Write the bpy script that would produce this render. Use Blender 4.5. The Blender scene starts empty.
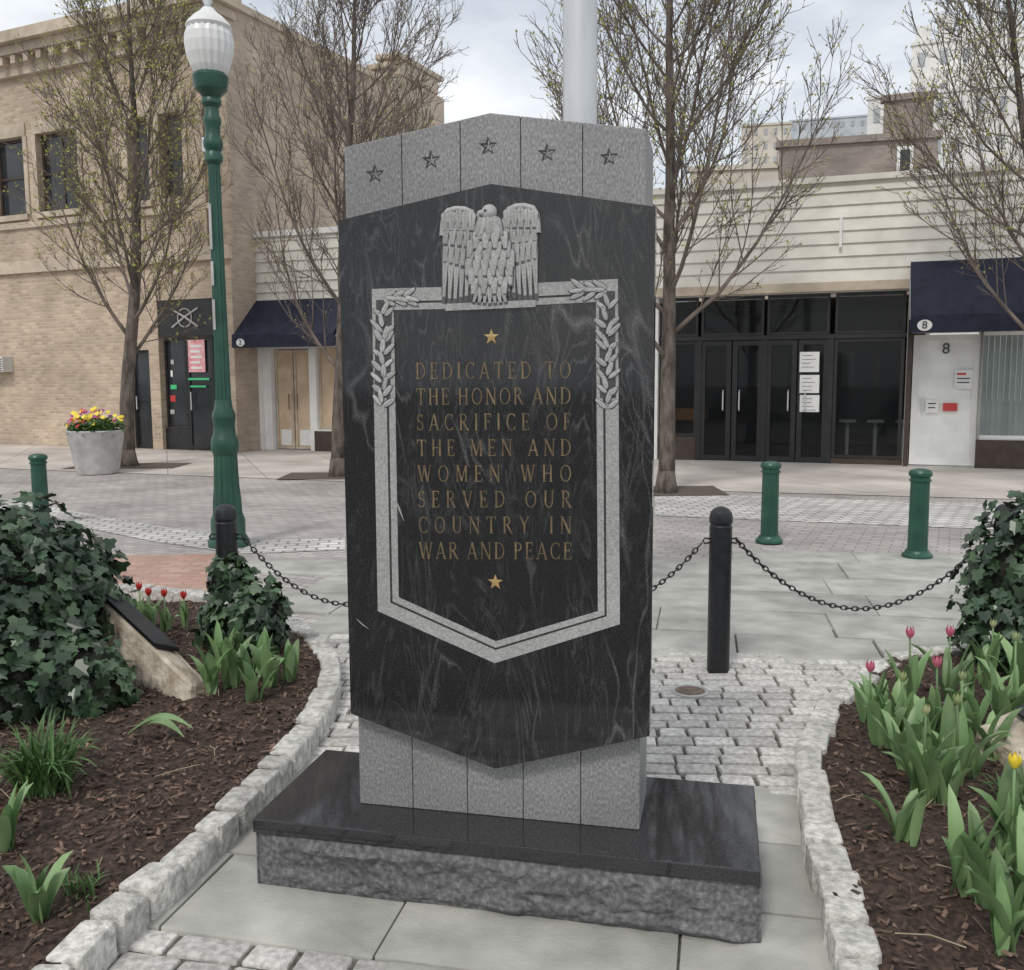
import bpy, bmesh, math, random
from mathutils import Vector, Matrix, noise
random.seed(11)
S = bpy.context.scene; COL = S.collection
R = math.radians; PI = math.pi
S.view_settings.view_transform = 'Standard'; S.view_settings.look = 'None'; S.view_settings.exposure = 0
# ------------------------------------------------ camera
FPX = 950.0; CH = 1.6
CM = Matrix.Translation((0, 0, CH)) @ Matrix.Rotation(R(90-6.5), 4, 'X') @ Matrix.Rotation(R(-0.3), 4, 'Z')
cd = bpy.data.cameras.new('camera'); cam = bpy.data.objects.new('camera', cd); COL.objects.link(cam)
cam.matrix_world = CM; cd.sensor_width = 36; cd.lens = FPX/1024*36; cd.clip_end = 1500; cd.clip_start = .05
S.camera = cam
CR = CM.to_3x3(); CO = Vector((0, 0, CH))
def ray(px, py): return CR @ Vector(((px-512)/FPX, -(py-485)/FPX, -1))
def G(px, py, z=0.0):
    d = ray(px, py); t = (z-CH)/d.z; return CO + d*t
def P(px, py, Y):
    d = ray(px, py); return CO + d*(Y/d.y)
class Frame:
    def __init__(s, a, b):
        s.a = Vector((a[0], a[1], 0)); d = Vector((b[0]-a[0], b[1]-a[1], 0)); s.L = d.length; s.x = d.normalized()
        s.y = Vector((-s.x.y, s.x.x, 0)); s.ang = math.atan2(d.y, d.x)
    def p(s, px, py, yl=0.0):
        d = ray(px, py); o = s.a + s.y*yl
        t = (o-CO).dot(s.y)/d.dot(s.y); q = CO + d*t
        return (q-s.a).dot(s.x), q.z
# ------------------------------------------------ mesh builder
class MB:
    def __init__(s): s.v = []; s.f = []; s.c = []
    def add(s, vs, fs, c=None):
        n = len(s.v); s.v += [tuple(q) for q in vs]
        if c is None: c = random.random()
        for i_, f in enumerate(fs): s.f.append([i+n for i in f]); s.c.append(c[i_] if isinstance(c, list) else c)
    def box(s, x0, x1, y0, y1, z0, z1, c=None):
        s.add([(x0,y0,z0),(x1,y0,z0),(x1,y1,z0),(x0,y1,z0),(x0,y0,z1),(x1,y0,z1),(x1,y1,z1),(x0,y1,z1)],
              [(0,3,2,1),(4,5,6,7),(0,1,5,4),(1,2,6,5),(2,3,7,6),(3,0,4,7)], c)
    def prism(s, poly, y0, y1, c=None):
        n = len(poly)
        s.add([(x,y0,z) for x, z in poly]+[(x,y1,z) for x, z in poly],
              [tuple(range(n)), tuple(range(2*n-1, n-1, -1))]+[(i,(i+1)%n,(i+1)%n+n,i+n) for i in range(n)], c)
    def tube(s, pts, rad, n=6, c=None, closed=False):
        pts = [Vector(p) for p in pts]; m = len(pts); vs = []
        ref = Vector((0.13, 0.31, 0.94)) if abs((pts[1]-pts[0]).normalized().z) < .9 else Vector((1, 0.1, 0))
        for i in range(m):
            if closed: t = pts[(i+1) % m]-pts[i-1]
            else: t = pts[min(i+1, m-1)]-pts[max(i-1, 0)]
            t.normalize(); a = t.cross(ref); a.normalize(); b = t.cross(a)
            r = rad[i] if isinstance(rad, (list, tuple)) else rad
            for k in range(n):
                an = 2*PI*k/n; vs.append(pts[i]+a*(r*math.cos(an))+b*(r*math.sin(an)))
        fs = []
        for i in range(m if closed else m-1):
            j = (i+1) % m
            for k in range(n): fs.append((i*n+k, i*n+(k+1) % n, j*n+(k+1) % n, j*n+k))
        if not closed and n > 4: fs.append(tuple(range(n))[::-1]); fs.append(tuple(range((m-1)*n, m*n)))
        s.add(vs, fs, c)
    def lathe(s, prof, n=24, cx=0, cy=0, c=None, flute=0):
        vs = []; fs = []
        for r, z in prof:
            for k in range(n):
                an = 2*PI*k/n; rr = r*(1-flute*(k % 2)); vs.append((cx+rr*math.cos(an), cy+rr*math.sin(an), z))
        m = len(prof)
        for i in range(m-1):
            for k in range(n): fs.append((i*n+k, i*n+(k+1) % n, (i+1)*n+(k+1) % n, (i+1)*n+k))
        fs.append(tuple(range(n))[::-1]); fs.append(tuple(range((m-1)*n, m*n)))
        s.add(vs, fs, c)
    def stone(s, q, z0, z1, rd=.015, jit=.006, c=None, dome=.004, cut=1.3):
        cx = sum(p[0] for p in q)/4; cy = sum(p[1] for p in q)/4
        tx = random.uniform(-1, 1)*jit*3; ty = random.uniform(-1, 1)*jit*3
        def ring(ins, z, jj):
            out = []
            for i in range(4):
                p = Vector(q[i][:2]); a = Vector(q[i-1][:2]); b = Vector(q[(i+1) % 4][:2])
                da = (a-p); la = da.length; da.normalize(); db = (b-p); lb = db.length; db.normalize()
                k = min(rd*cut, la*.3, lb*.3)
                base = p+(da+db)*ins
                for d_ in (da, db):
                    w = base+d_*k
                    out.append((w.x, w.y, z+random.uniform(-jj, jj)+((w.x-cx)*tx+(w.y-cy)*ty)*5*(z > z0+1e-6)))
            return out
        z1 += random.uniform(-jit, jit)
        vs = ring(0, z0, 0)+ring(0, z1-rd, jit*.15)+ring(rd*.35, z1-rd*.3, jit*.15)+ring(rd*1.0, z1, jit*.2)
        vs.append((cx+random.uniform(-.01, .01), cy+random.uniform(-.01, .01), z1+dome))
        fs = []
        for r_ in range(3):
            for k in range(8): fs.append((r_*8+k, r_*8+(k+1) % 8, r_*8+8+(k+1) % 8, r_*8+8+k))
        for k in range(8): fs.append((24+k, 24+(k+1) % 8, 32))
        s.add(vs, fs, c)
    def build(s, name, m, parent=None, smooth=False, bev=0, recalc=True, loc=None, sharp=0):
        me = bpy.data.meshes.new(name); me.from_pydata(s.v, [], s.f); me.update()
        if recalc:
            bm = bmesh.new(); bm.from_mesh(me); bmesh.ops.recalc_face_normals(bm, faces=bm.faces); bm.to_mesh(me); bm.free()
        at = me.attributes.new('tone', 'FLOAT', 'FACE'); at.data.foreach_set('value', s.c)
        me.materials.append(m)
        if smooth or sharp: me.polygons.foreach_set('use_smooth', [True]*len(me.polygons))
        if sharp: me.set_sharp_from_angle(angle=R(sharp))
        o = bpy.data.objects.new(name, me); COL.objects.link(o)
        if parent: o.parent = parent
        if loc is not None: o.location = loc
        if bev:
            b = o.modifiers.new('bevel', 'BEVEL'); b.width = bev; b.segments = 2; b.limit_method = 'ANGLE'; b.angle_limit = R(40)
        return o
def tag(o, label=None, cat=None, group=None, kind=None):
    if label: o['label'] = label
    if cat: o['category'] = cat
    if group: o['group'] = group
    if kind: o['kind'] = kind
    return o
def empty(name, loc, rz=0, label=None, cat=None, group=None):
    o = bpy.data.objects.new(name, None); COL.objects.link(o); o.location = loc; o.rotation_euler = (0, 0, rz); o.empty_display_size = .1
    return tag(o, label, cat, group)
def copy_tree(o, parent=None):
    c = o.copy(); COL.objects.link(c); c.parent = parent
    for ch in list(o.children): copy_tree(ch, c)
    return c
def struct(o): o['kind'] = 'structure'; return o
def inside(x, y, poly):
    r = False; n = len(poly); j = n-1
    for i in range(n):
        xi, yi = poly[i][0], poly[i][1]; xj, yj = poly[j][0], poly[j][1]
        if (yi > y) != (yj > y) and x < (xj-xi)*(y-yi)/(yj-yi)+xi: r = not r
        j = i
    return r
# ------------------------------------------------ materials
def mat(name, c1, c2=None, scale=8, rough=.7, bump=0, bscale=40, metal=0, tone=0, stretch=(1,1,1), spec=.5, c3=None, detail=6, lo=.35, hi=.65, dirt=0, trl=0):
    m = bpy.data.materials.new(name); m.use_nodes = True; nt = m.node_tree; N = nt.nodes; L = nt.links
    b = N['Principled BSDF']; b.inputs['Roughness'].default_value = rough; b.inputs['Metallic'].default_value = metal
    b.inputs['Specular IOR Level'].default_value = spec
    tc = N.new('ShaderNodeTexCoord'); mp = N.new('ShaderNodeMapping'); mp.inputs['Scale'].default_value = stretch
    L.new(tc.outputs['Object'], mp.inputs['Vector'])
    c2 = c2 or c1
    nz = N.new('ShaderNodeTexNoise'); nz.inputs['Scale'].default_value = scale; nz.inputs['Detail'].default_value = detail
    L.new(mp.outputs[0], nz.inputs['Vector'])
    rp = N.new('ShaderNodeValToRGB'); rp.color_ramp.elements[0].position = lo; rp.color_ramp.elements[1].position = hi
    rp.color_ramp.elements[0].color = (*c1, 1); rp.color_ramp.elements[1].color = (*c2, 1)
    if c3: e = rp.color_ramp.elements.new((lo+hi)/2); e.color = (*c3, 1)
    L.new(nz.outputs['Fac'], rp.inputs['Fac']); out = rp.outputs['Color']
    def mul(out, fac):
        mx = N.new('ShaderNodeMix'); mx.data_type = 'RGBA'; mx.blend_type = 'MULTIPLY'; mx.inputs['Factor'].default_value = 1
        L.new(out, mx.inputs['A']); L.new(fac, mx.inputs['B']); return mx.outputs['Result']
    if tone:
        at = N.new('ShaderNodeAttribute'); at.attribute_name = 'tone'
        mr = N.new('ShaderNodeMapRange'); mr.inputs['To Min'].default_value = 1-tone; mr.inputs['To Max'].default_value = 1+tone
        L.new(at.outputs['Fac'], mr.inputs['Value']); out = mul(out, mr.outputs[0])
    if dirt:
        n2 = N.new('ShaderNodeTexNoise'); n2.inputs['Scale'].default_value = 1.3; n2.inputs['Detail'].default_value = 8
        L.new(tc.outputs['Object'], n2.inputs['Vector'])
        mr = N.new('ShaderNodeMapRange'); mr.inputs['From Min'].default_value = .3; mr.inputs['From Max'].default_value = .7
        mr.inputs['To Min'].default_value = 1-dirt; mr.inputs['To Max'].default_value = 1+dirt*.5
        L.new(n2.outputs['Fac'], mr.inputs['Value']); out = mul(out, mr.outputs[0])
    L.new(out, b.inputs['Base Color'])
    if bump:
        nb = N.new('ShaderNodeTexNoise'); nb.inputs['Scale'].default_value = bscale; nb.inputs['Detail'].default_value = 8
        L.new(tc.outputs['Object'], nb.inputs['Vector'])
        bp = N.new('ShaderNodeBump'); bp.inputs['Strength'].default_value = bump; bp.inputs['Distance'].default_value = .02
        L.new(nb.outputs['Fac'], bp.inputs['Height']); L.new(bp.outputs[0], b.inputs['Normal'])
    if trl:
        tl = N.new('ShaderNodeBsdfTranslucent'); L.new(out, tl.inputs['Color']); ms = N.new('ShaderNodeMixShader'); ms.inputs['Fac'].default_value = trl
        L.new(b.outputs[0], ms.inputs[1]); L.new(tl.outputs[0], ms.inputs[2]); L.new(ms.outputs[0], N['Material Output'].inputs['Surface'])
    return m
def brickmat(name, c1, c2, mort, bw, bh, ms=.01, rough=.85, vertical=True, bump=.3, rot=0, off=.5, dirt=.25):
    m = bpy.data.materials.new(name); m.use_nodes = True; nt = m.node_tree; N = nt.nodes; L = nt.links
    b = N['Principled BSDF']; b.inputs['Roughness'].default_value = rough
    tc = N.new('ShaderNodeTexCoord'); src = tc.outputs['Object']
    if vertical:
        sp = N.new('ShaderNodeSeparateXYZ'); cb = N.new('ShaderNodeCombineXYZ'); ad = N.new('ShaderNodeMath')
        L.new(src, sp.inputs[0]); L.new(sp.outputs['X'], ad.inputs[0]); L.new(sp.outputs['Y'], ad.inputs[1])
        L.new(ad.outputs[0], cb.inputs['X']); L.new(sp.outputs['Z'], cb.inputs['Y']); src = cb.outputs[0]
    mp = N.new('ShaderNodeMapping'); mp.inputs['Rotation'].default_value = (0, 0, rot); L.new(src, mp.inputs['Vector'])
    br = N.new('ShaderNodeTexBrick'); br.inputs['Scale'].default_value = 1; br.inputs['Brick Width'].default_value = bw; br.inputs['Row Height'].default_value = bh
    br.inputs['Mortar Size'].default_value = ms; br.inputs['Color1'].default_value = (*c1, 1); br.inputs['Color2'].default_value = (*c2, 1); br.inputs['Mortar'].default_value = (*mort, 1)
    br.inputs['Mortar Smooth'].default_value = .3; br.offset = off
    L.new(mp.outputs[0], br.inputs['Vector'])
    nz = N.new('ShaderNodeTexNoise'); nz.inputs['Scale'].default_value = .9; nz.inputs['Detail'].default_value = 9; L.new(tc.outputs['Object'], nz.inputs['Vector'])
    mr = N.new('ShaderNodeMapRange'); mr.inputs['From Min'].default_value = .3; mr.inputs['From Max'].default_value = .7; mr.inputs['To Min'].default_value = 1-dirt; mr.inputs['To Max'].default_value = 1+dirt
    L.new(nz.outputs['Fac'], mr.inputs['Value'])
    mx = N.new('ShaderNodeMix'); mx.data_type = 'RGBA'; mx.blend_type = 'MULTIPLY'; mx.inputs['Factor'].default_value = 1
    L.new(br.outputs['Color'], mx.inputs['A']); L.new(mr.outputs[0], mx.inputs['B']); L.new(mx.outputs['Result'], b.inputs['Base Color'])
    bp = N.new('ShaderNodeBump'); bp.inputs['Strength'].default_value = bump; bp.inputs['Distance'].default_value = .01; bp.invert = True
    L.new(br.outputs['Fac'], bp.inputs['Height']); L.new(bp.outputs[0], b.inputs['Normal'])
    return m
def black_granite():
    m = bpy.data.materials.new('black_granite'); m.use_nodes = True; nt = m.node_tree; N = nt.nodes; L = nt.links
    b = N['Principled BSDF']; b.inputs['Roughness'].default_value = .06
    tc = N.new('ShaderNodeTexCoord')
    def math_(op, a, v):
        q = N.new('ShaderNodeMath'); q.operation = op; L.new(a, q.inputs[0])
        if isinstance(v, (int, float)): q.inputs[1].default_value = v
        else: L.new(v, q.inputs[1])
        return q.outputs[0]
    def ramp(a, p0, p1):
        q = N.new('ShaderNodeMapRange'); q.inputs['From Min'].default_value = p0; q.inputs['From Max'].default_value = p1; L.new(a, q.inputs['Value']); return q.outputs[0]
    def nse(vec, scale, det, rg=.5, dist=0):
        n1 = N.new('ShaderNodeTexNoise'); n1.inputs['Scale'].default_value = scale; n1.inputs['Detail'].default_value = det; n1.inputs['Roughness'].default_value = rg; n1.inputs['Distortion'].default_value = dist; L.new(vec, n1.inputs['Vector']); return n1.outputs['Fac']
    grain = ramp(nse(tc.outputs['Object'], 210, 4, .7), .36, .62)
    def veins(scale, rot, st, dist, freq, thr, mscale, m0, m1, det=4):
        mp = N.new('ShaderNodeMapping'); mp.inputs['Scale'].default_value = st; mp.inputs['Rotation'].default_value = (0, R(rot), 0); L.new(tc.outputs['Object'], mp.inputs['Vector'])
        f = math_('PINGPONG', math_('MULTIPLY', nse(mp.outputs[0], scale, det, .5, dist), freq), 1.0); v = ramp(f, thr, 1)
        return math_('MULTIPLY', math_('MULTIPLY', v, ramp(nse(mp.outputs[0], mscale, 6, .65), m0, m1)), grain)
    a = math_('MULTIPLY', veins(2.4, -9, (2.2, 2.2, .5), 1.0, 44, .55, 5, .44, .66), .55)
    c = math_('MULTIPLY', veins(1.5, 26, (1.9, 1.9, .6), 1.1, 36, .66, 4, .45, .64), .85)
    d = veins(1.0, 55, (1.5, 1.5, .6), .8, 11, .93, 3, .42, .6)
    s_ = math_('MAXIMUM', math_('MAXIMUM', a, c), d)
    r3 = N.new('ShaderNodeValToRGB'); e = r3.color_ramp.elements; e[0].position = .40; e[0].color = (.008,.0085,.009,1); e[1].position = .72; e[1].color = (.034,.035,.037,1)
    L.new(nse(tc.outputs['Object'], 380, 2, .5), r3.inputs['Fac'])
    mx = N.new('ShaderNodeMix'); mx.data_type = 'RGBA'; L.new(s_, mx.inputs['Factor']); L.new(r3.outputs['Color'], mx.inputs['A']); mx.inputs['B'].default_value = (.16,.16,.162,1)
    L.new(mx.outputs['Result'], b.inputs['Base Color'])
    return m
def glassmat(name, tint=(.02,.022,.025), mixf=.55):
    m = bpy.data.materials.new(name); m.use_nodes = True; nt = m.node_tree; N = nt.nodes; L = nt.links
    b = N['Principled BSDF']; b.inputs['Base Color'].default_value = (*tint, 1); b.inputs['Roughness'].default_value = .04
    tr = N.new('ShaderNodeBsdfTransparent'); tr.inputs['Color'].default_value = (.8,.83,.83,1); mx = N.new('ShaderNodeMixShader'); mx.inputs['Fac'].default_value = mixf
    nz = N.new('ShaderNodeTexNoise'); nz.inputs['Scale'].default_value = .8; bp = N.new('ShaderNodeBump'); bp.inputs['Strength'].default_value = .04
    L.new(nz.outputs['Fac'], bp.inputs['Height']); L.new(bp.outputs[0], b.inputs['Normal'])
    L.new(b.outputs[0], mx.inputs[1]); L.new(tr.outputs[0], mx.inputs[2]); L.new(mx.outputs[0], N['Material Output'].inputs['Surface'])
    return m
K = {}
K['bgran'] = black_granite()
K['ggran'] = mat('grey_granite', (.13,.13,.13), (.44,.44,.43), 150, .5, .05, 300, c3=(.26,.26,.26), dirt=.3, lo=.24, hi=.76, stretch=(1.2,1,.6), detail=8)
K['carve'] = mat('sandblasted_granite', (.25,.25,.245), (.46,.46,.45), 190, .8, .1, 250, dirt=.2, lo=.3, hi=.7)
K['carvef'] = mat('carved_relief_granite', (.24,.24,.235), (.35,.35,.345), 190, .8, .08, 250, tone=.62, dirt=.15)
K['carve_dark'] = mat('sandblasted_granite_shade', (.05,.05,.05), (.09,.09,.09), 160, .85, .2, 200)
K['rough'] = mat('rock_faced_granite', (.06,.06,.062), (.24,.24,.245), 60, .8, .5, 45, c3=(.13,.13,.135), dirt=.3, lo=.25, hi=.75)
K['cap'] = mat('polished_cap_granite', (.016,.016,.018), (.06,.06,.064), 260, .05, 0, dirt=.3)
K['gold'] = mat('faded_gold', (.13,.092,.048), (.26,.185,.095), 40, .55, .1, 90, dirt=.3)
K['goldb'] = mat('star_gold', (.34,.22,.08), (.46,.31,.13), 45, .5, .1, 90)
K['dark_line'] = mat('dark_joint', (.03,.03,.03), (.06,.06,.06), 50, .9)
K['cobble'] = mat('granite_setts', (.41,.395,.375), (.68,.66,.62), 45, .85, .3, 150, tone=.2, dirt=.2)
K['kerbst'] = mat('kerb_granite', (.38,.37,.345), (.69,.67,.62), 35, .85, .5, 100, tone=.14, dirt=.25)
K['mortar'] = mat('sandy_joint', (.07,.066,.054), (.17,.16,.13), 40, .95, .5, 120)
K['slate'] = mat('bluestone', (.33,.327,.30), (.46,.455,.415), 5, .75, .15, 80, tone=.10, dirt=.3, detail=10)
K['paver'] = brickmat('street_pavers', (.34,.31,.295), (.44,.405,.385), (.23,.215,.2), .2, .1, .008, vertical=False, rot=R(25), bump=.4)
K['redpaver'] = brickmat('red_brick_paving', (.38,.22,.17), (.47,.31,.25), (.26,.22,.19), .2, .1, .008, vertical=False, bump=.4)
K['fcobble'] = brickmat('far_setts', (.46,.45,.43), (.62,.60,.57), (.24,.23,.21), .2, .13, .014, vertical=False, rot=R(-8), bump=.6)
K['conc'] = brickmat('pavement_concrete', (.50,.45,.41), (.55,.50,.46), (.3,.27,.24), 1.5, 1.5, .012, vertical=False, rot=R(-20), off=0)
K['asph'] = mat('ground_asphalt', (.12,.12,.12), (.2,.19,.19), 3, .9, .3, 80)
K['mulch'] = mat('bark_mulch', (.022,.013,.010), (.09,.055,.04), 45, .95, 1, 60)
K['chip'] = mat('bark_chips', (.045,.028,.02), (.18,.118,.088), 20, .9, .3, 60, tone=.6)
K['green'] = mat('green_enamel', (.010,.062,.042), (.02,.09,.058), 6, .38, .05, 30, dirt=.3)
K['blackp'] = mat('black_paint', (.006,.007,.009), (.014,.015,.017), 20, .42, .08, 120)
K['iron'] = mat('rusty_iron', (.1,.07,.05), (.2,.15,.12), 30, .7, .3, 60)
K['galv'] = mat('galvanised_pole', (.5,.52,.54), (.64,.66,.68), 5, .38, .05, 60, metal=.3, stretch=(1,1,.2))
K['globe'] = mat('lamp_globe', (.66,.66,.65), (.74,.74,.73), 4, .3)
K['bark'] = mat('tree_bark', (.06,.047,.038), (.17,.14,.12), 14, .95, .8, 40, stretch=(1,1,.3))
K['twig'] = mat('twigs', (.11,.085,.07), (.21,.17,.145), 3, .9)
K['bud'] = mat('spring_buds', (.34,.36,.07), (.50,.50,.15), 3, .7, tone=.3, trl=.3)
K['ivy'] = mat('ivy_leaves', (.022,.048,.026), (.06,.105,.05), 6, .32, tone=.62)
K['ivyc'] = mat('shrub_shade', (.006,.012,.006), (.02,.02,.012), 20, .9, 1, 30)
K['tleaf'] = mat('tulip_leaves', (.14,.25,.10), (.25,.37,.17), 9, .42, tone=.35, stretch=(1,1,.2), trl=.25)
K['gleaf'] = mat('grass_leaves', (.05,.12,.03), (.12,.22,.07), 9, .5, tone=.4, trl=.2)
K['pink'] = mat('pink_petals', (.5,.08,.16), (.65,.2,.28), 12, .5, trl=.2)
K['red'] = mat('red_petals', (.5,.02,.02), (.62,.05,.04), 12, .5)
K['yellow'] = mat('yellow_petals', (.8,.6,.03), (.85,.7,.08), 12, .5)
K['violet'] = mat('violet_petals', (.25,.03,.2), (.4,.08,.3), 12, .5)
K['budg'] = mat('closed_bud', (.26,.34,.14), (.46,.48,.26), 14, .5, trl=.2)
K['brick'] = brickmat('tan_brick', (.39,.295,.21), (.56,.44,.325), (.47,.41,.34), .21, .078, .012, dirt=.2, bump=.6)
K['brick2'] = brickmat('side_brick', (.38,.295,.23), (.50,.395,.31), (.43,.37,.31), .21, .078, .012, bump=.6)
K['brownb'] = brickmat('brown_brick', (.24,.20,.175), (.30,.25,.22), (.24,.21,.19), .22, .08, .01)
K['lime'] = mat('limestone_trim', (.47,.39,.30), (.58,.49,.39), 5, .8, .3, 40, dirt=.25)
K['siding'] = mat('white_siding', (.67,.645,.58), (.76,.735,.67), 3, .6, .05, 30, tone=.04, dirt=.12)
K['white'] = mat('white_paint', (.72,.72,.7), (.8,.8,.78), 4, .5, .03, 30, dirt=.08)
K['frame'] = mat('black_aluminium', (.01,.01,.011), (.02,.02,.021), 8, .4)
K['brownf'] = mat('brown_frame', (.04,.025,.018), (.06,.04,.03), 8, .5)
K['navy'] = mat('navy_canvas', (.010,.013,.03), (.02,.024,.048), 5, .85, .25, 300, dirt=.2)
K['glass'] = glassmat('shop_glass', mixf=.7); K['dglass'] = mat('dark_window_glass', (.015,.018,.022), (.035,.04,.045), 1.5, .08)
K['paper'] = mat('paper', (.75,.75,.73), (.82,.82,.8), 10, .8)
K['kraft'] = mat('brown_paper', (.50,.37,.25), (.64,.50,.36), 3, .85, .3, 9)
K['room'] = mat('room_dark', (.10,.08,.065), (.24,.19,.15), 1.5, .8); K['orange'] = mat('orange_wood', (.75,.3,.08), (.8,.38,.12), 6, .5)
K['posterpink'] = mat('pink_poster', (.75,.25,.3), (.8,.5,.5), 6, .5); K['neon'] = mat('green_sign', (.05,.5,.2), (.08,.6,.25), 5, .4)
K['blind'] = mat('vertical_blinds', (.7,.71,.69), (.82,.83,.8), 3, .7, tone=.12)
K['pot'] = mat('pot_concrete', (.38,.38,.37), (.5,.49,.48), 6, .8, .2, 60, dirt=.15)
K['tanstone'] = mat('tan_boulder', (.32,.26,.19), (.58,.52,.43), 9, .85, 1.0, 22)
K['beige'] = mat('beige_render', (.55,.5,.42), (.65,.6,.52), 1, .8, dirt=.15); K['palew'] = mat('pale_render', (.68,.67,.64), (.78,.77,.74), 1, .8, dirt=.12)
K['towerg'] = mat('tower_grey', (.4,.44,.47), (.5,.53,.56), 1, .6); K['twin'] = mat('tower_window', (.3,.32,.34), (.42,.44,.46), 1, .2); K['soil'] = mat('pit_soil', (.08,.06,.05), (.15,.12,.095), 30, .95, .8, 60)
K['inkred'] = mat('red_ink', (.5,.04,.04), (.55,.06,.06), 5, .6); K['ink'] = mat('dark_ink', (.03,.03,.04), (.05,.05,.06), 5, .6)
K['acgrey'] = mat('ac_enamel', (.5,.5,.48), (.6,.6,.57), 6, .5)
K['litter'] = mat('dry_stalk', (.3,.24,.15), (.45,.38,.26), 9, .8)
# ------------------------------------------------ world
W = bpy.data.worlds.new('World'); S.world = W; W.use_nodes = True; nt = W.node_tree; N = nt.nodes; L = nt.links
bg = N['Background']; bg.inputs['Strength'].default_value = .15
sky = N.new('ShaderNodeTexSky'); sky.sky_type = 'NISHITA'; sky.sun_disc = False; sky.sun_elevation = R(50); sky.sun_rotation = R(200); sky.air_density = 1.2; sky.dust_density = 2
tc = N.new('ShaderNodeTexCoord'); mp = N.new('ShaderNodeMapping'); mp.inputs['Scale'].default_value = (1, 1, 2.6); mp.inputs['Location'].default_value = (.4, .2, 0)
nz = N.new('ShaderNodeTexNoise'); nz.inputs['Scale'].default_value = 3.2; nz.inputs['Detail'].default_value = 8; nz.inputs['Roughness'].default_value = .55
L.new(tc.outputs['Generated'], mp.inputs['Vector']); L.new(mp.outputs[0], nz.inputs['Vector'])
cr = N.new('ShaderNodeValToRGB'); e = cr.color_ramp.elements; e[0].position = .36; e[0].color = (4.2, 4.55, 5.1, 1); e[1].position = .64; e[1].color = (7.5, 7.6, 7.7, 1)
L.new(nz.outputs['Fac'], cr.inputs['Fac'])
mx = N.new('ShaderNodeMix'); mx.data_type = 'RGBA'; mx.clamp_result = False; mx.inputs['Factor'].default_value = .93
L.new(sky.outputs[0], mx.inputs['A']); L.new(cr.outputs['Color'], mx.inputs['B']); L.new(mx.outputs['Result'], bg.inputs['Color'])
sd = bpy.data.lights.new('sun', 'SUN'); sd.energy = 1.5; sd.angle = R(10); sd.color = (1, .95, .87); so = bpy.data.objects.new('sun', sd); COL.objects.link(so)
so.rotation_euler = (R(40), R(0), R(-25)); so.location = (0, 0, 20)
# ------------------------------------------------ ground sheets
def sheet(name, pts, z, m):
    b = MB(); b.add([(p[0], p[1], z) for p in pts], [tuple(range(len(pts)))]); return struct(b.build(name, m))
sheet('ground', [(-300,-100),(300,-100),(300,600),(-300,600)], -.03, K['asph'])
sheet('road', [(-40,5.9),(40,5.9),(40,30),(-40,30)], -.012, K['paver'])
g = lambda *l: [G(*p).to_2d() for p in l]
sheet('pavement', g((-300,462),(0,468),(345,481),(655,489),(1024,499),(1500,510))+[Vector((30,9)), Vector((20,20)), Vector((-20,36))], -.004, K['conc'])
sheet('cobble_band_left', g((-200,472),(0,497),(60,508),(150,524),(250,539),(345,537),(345,549),(240,553),(150,540),(60,522),(0,511),(-200,484)), -.006, K['fcobble'])
sheet('cobble_band_right', g((655,492),(1024,505),(1200,510),(1200,545),(1024,530),(655,515)), -.006, K['fcobble'])
REDP = g((-120,545),(60,556),(240,553),(262,604),(262,640),(-60,640))
sheet('red_brick_patch', REDP, -.004, K['redpaver'])
sheet('joint_bed', [(-6,1),(6,1),(6,6.4),(-6,6.4)], -.014, K['mortar'])
BL, BR = G(257, 885), G(761, 945)
FM = Frame(BL, BR); HW = FM.L/2
MO = (BL+BR)/2
def pm(px, py, yl=.11):
    u, z = FM.p(px, py, yl); return u-HW, z
# ------------------------------------------------ beds
LK = g((80,594),(200,602),(275,622),(312,640),(336,668),(340,700),(325,735),(290,782),(248,830),(205,876),(150,925),(100,974),(40,1040))
Lbed = [Vector((-6,6.3))]+LK+[Vector((-3,.6)), Vector((-6,.6))]
Lbed[0] = Vector((-5.5, G(0,592).y))
RK = g((1100,672),(960,662),(893,668),(852,692),(817,722),(799,760),(796,800),(806,860),(822,930),(840,1000),(858,1060))
Rbed = [Vector((6, 5.0))]+RK+[Vector((1.4,.6)), Vector((6,.6))]
def smooth_path(pts, step=.04):
    out = []
    n = len(pts)
    for i in range(n-1):
        p0 = pts[max(i-1, 0)]; p1 = pts[i]; p2 = pts[i+1]; p3 = pts[min(i+2, n-1)]
        k = max(2, int((p2-p1).length/step))
        for j in range(k):
            t = j/k
            out.append(.5*((2*p1)+(p2-p0)*t+(2*p0-5*p1+4*p2-p3)*t*t+(3*p1-p0-3*p2+p3)*t**3))
    out.append(pts[-1]); return out
def kerb(name, pts, side):
    sp = smooth_path(pts, .01); b = MB(); i = 0
    while i < len(sp)-3:
        Lb = random.uniform(.12, .22); j = i; d = 0
        while j < len(sp)-1 and d < Lb: d += (sp[j+1]-sp[j]).length; j += 1
        if j-i < 3: break
        a, c = sp[i], sp[j]; t = (c-a).normalized(); n_ = Vector((-t.y, t.x))*side; w = random.uniform(.10, .125); gp = t*.007
        q = [a+gp, c-gp, c-gp+n_*w, a+gp+n_*w]; o = n_*random.uniform(-.008,.008)
        for k in range(4): q[k] = q[k]+o+Vector((random.uniform(-.004,.004), random.uniform(-.004,.004)))
        b.stone(q, -.03, .095, .011, .008, dome=.002, cut=.9); i = j
    return struct(b.build(name, K['kerbst'], sharp=38))
kerb('bed_kerb_left', LK, -1); kerb('bed_kerb_right', RK, 1)
def bedz(x, y): return .075+.03*noise.noise(Vector((x*1.7, y*1.7, 3)))+.018*noise.noise(Vector((x*9, y*9, 1)))
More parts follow.
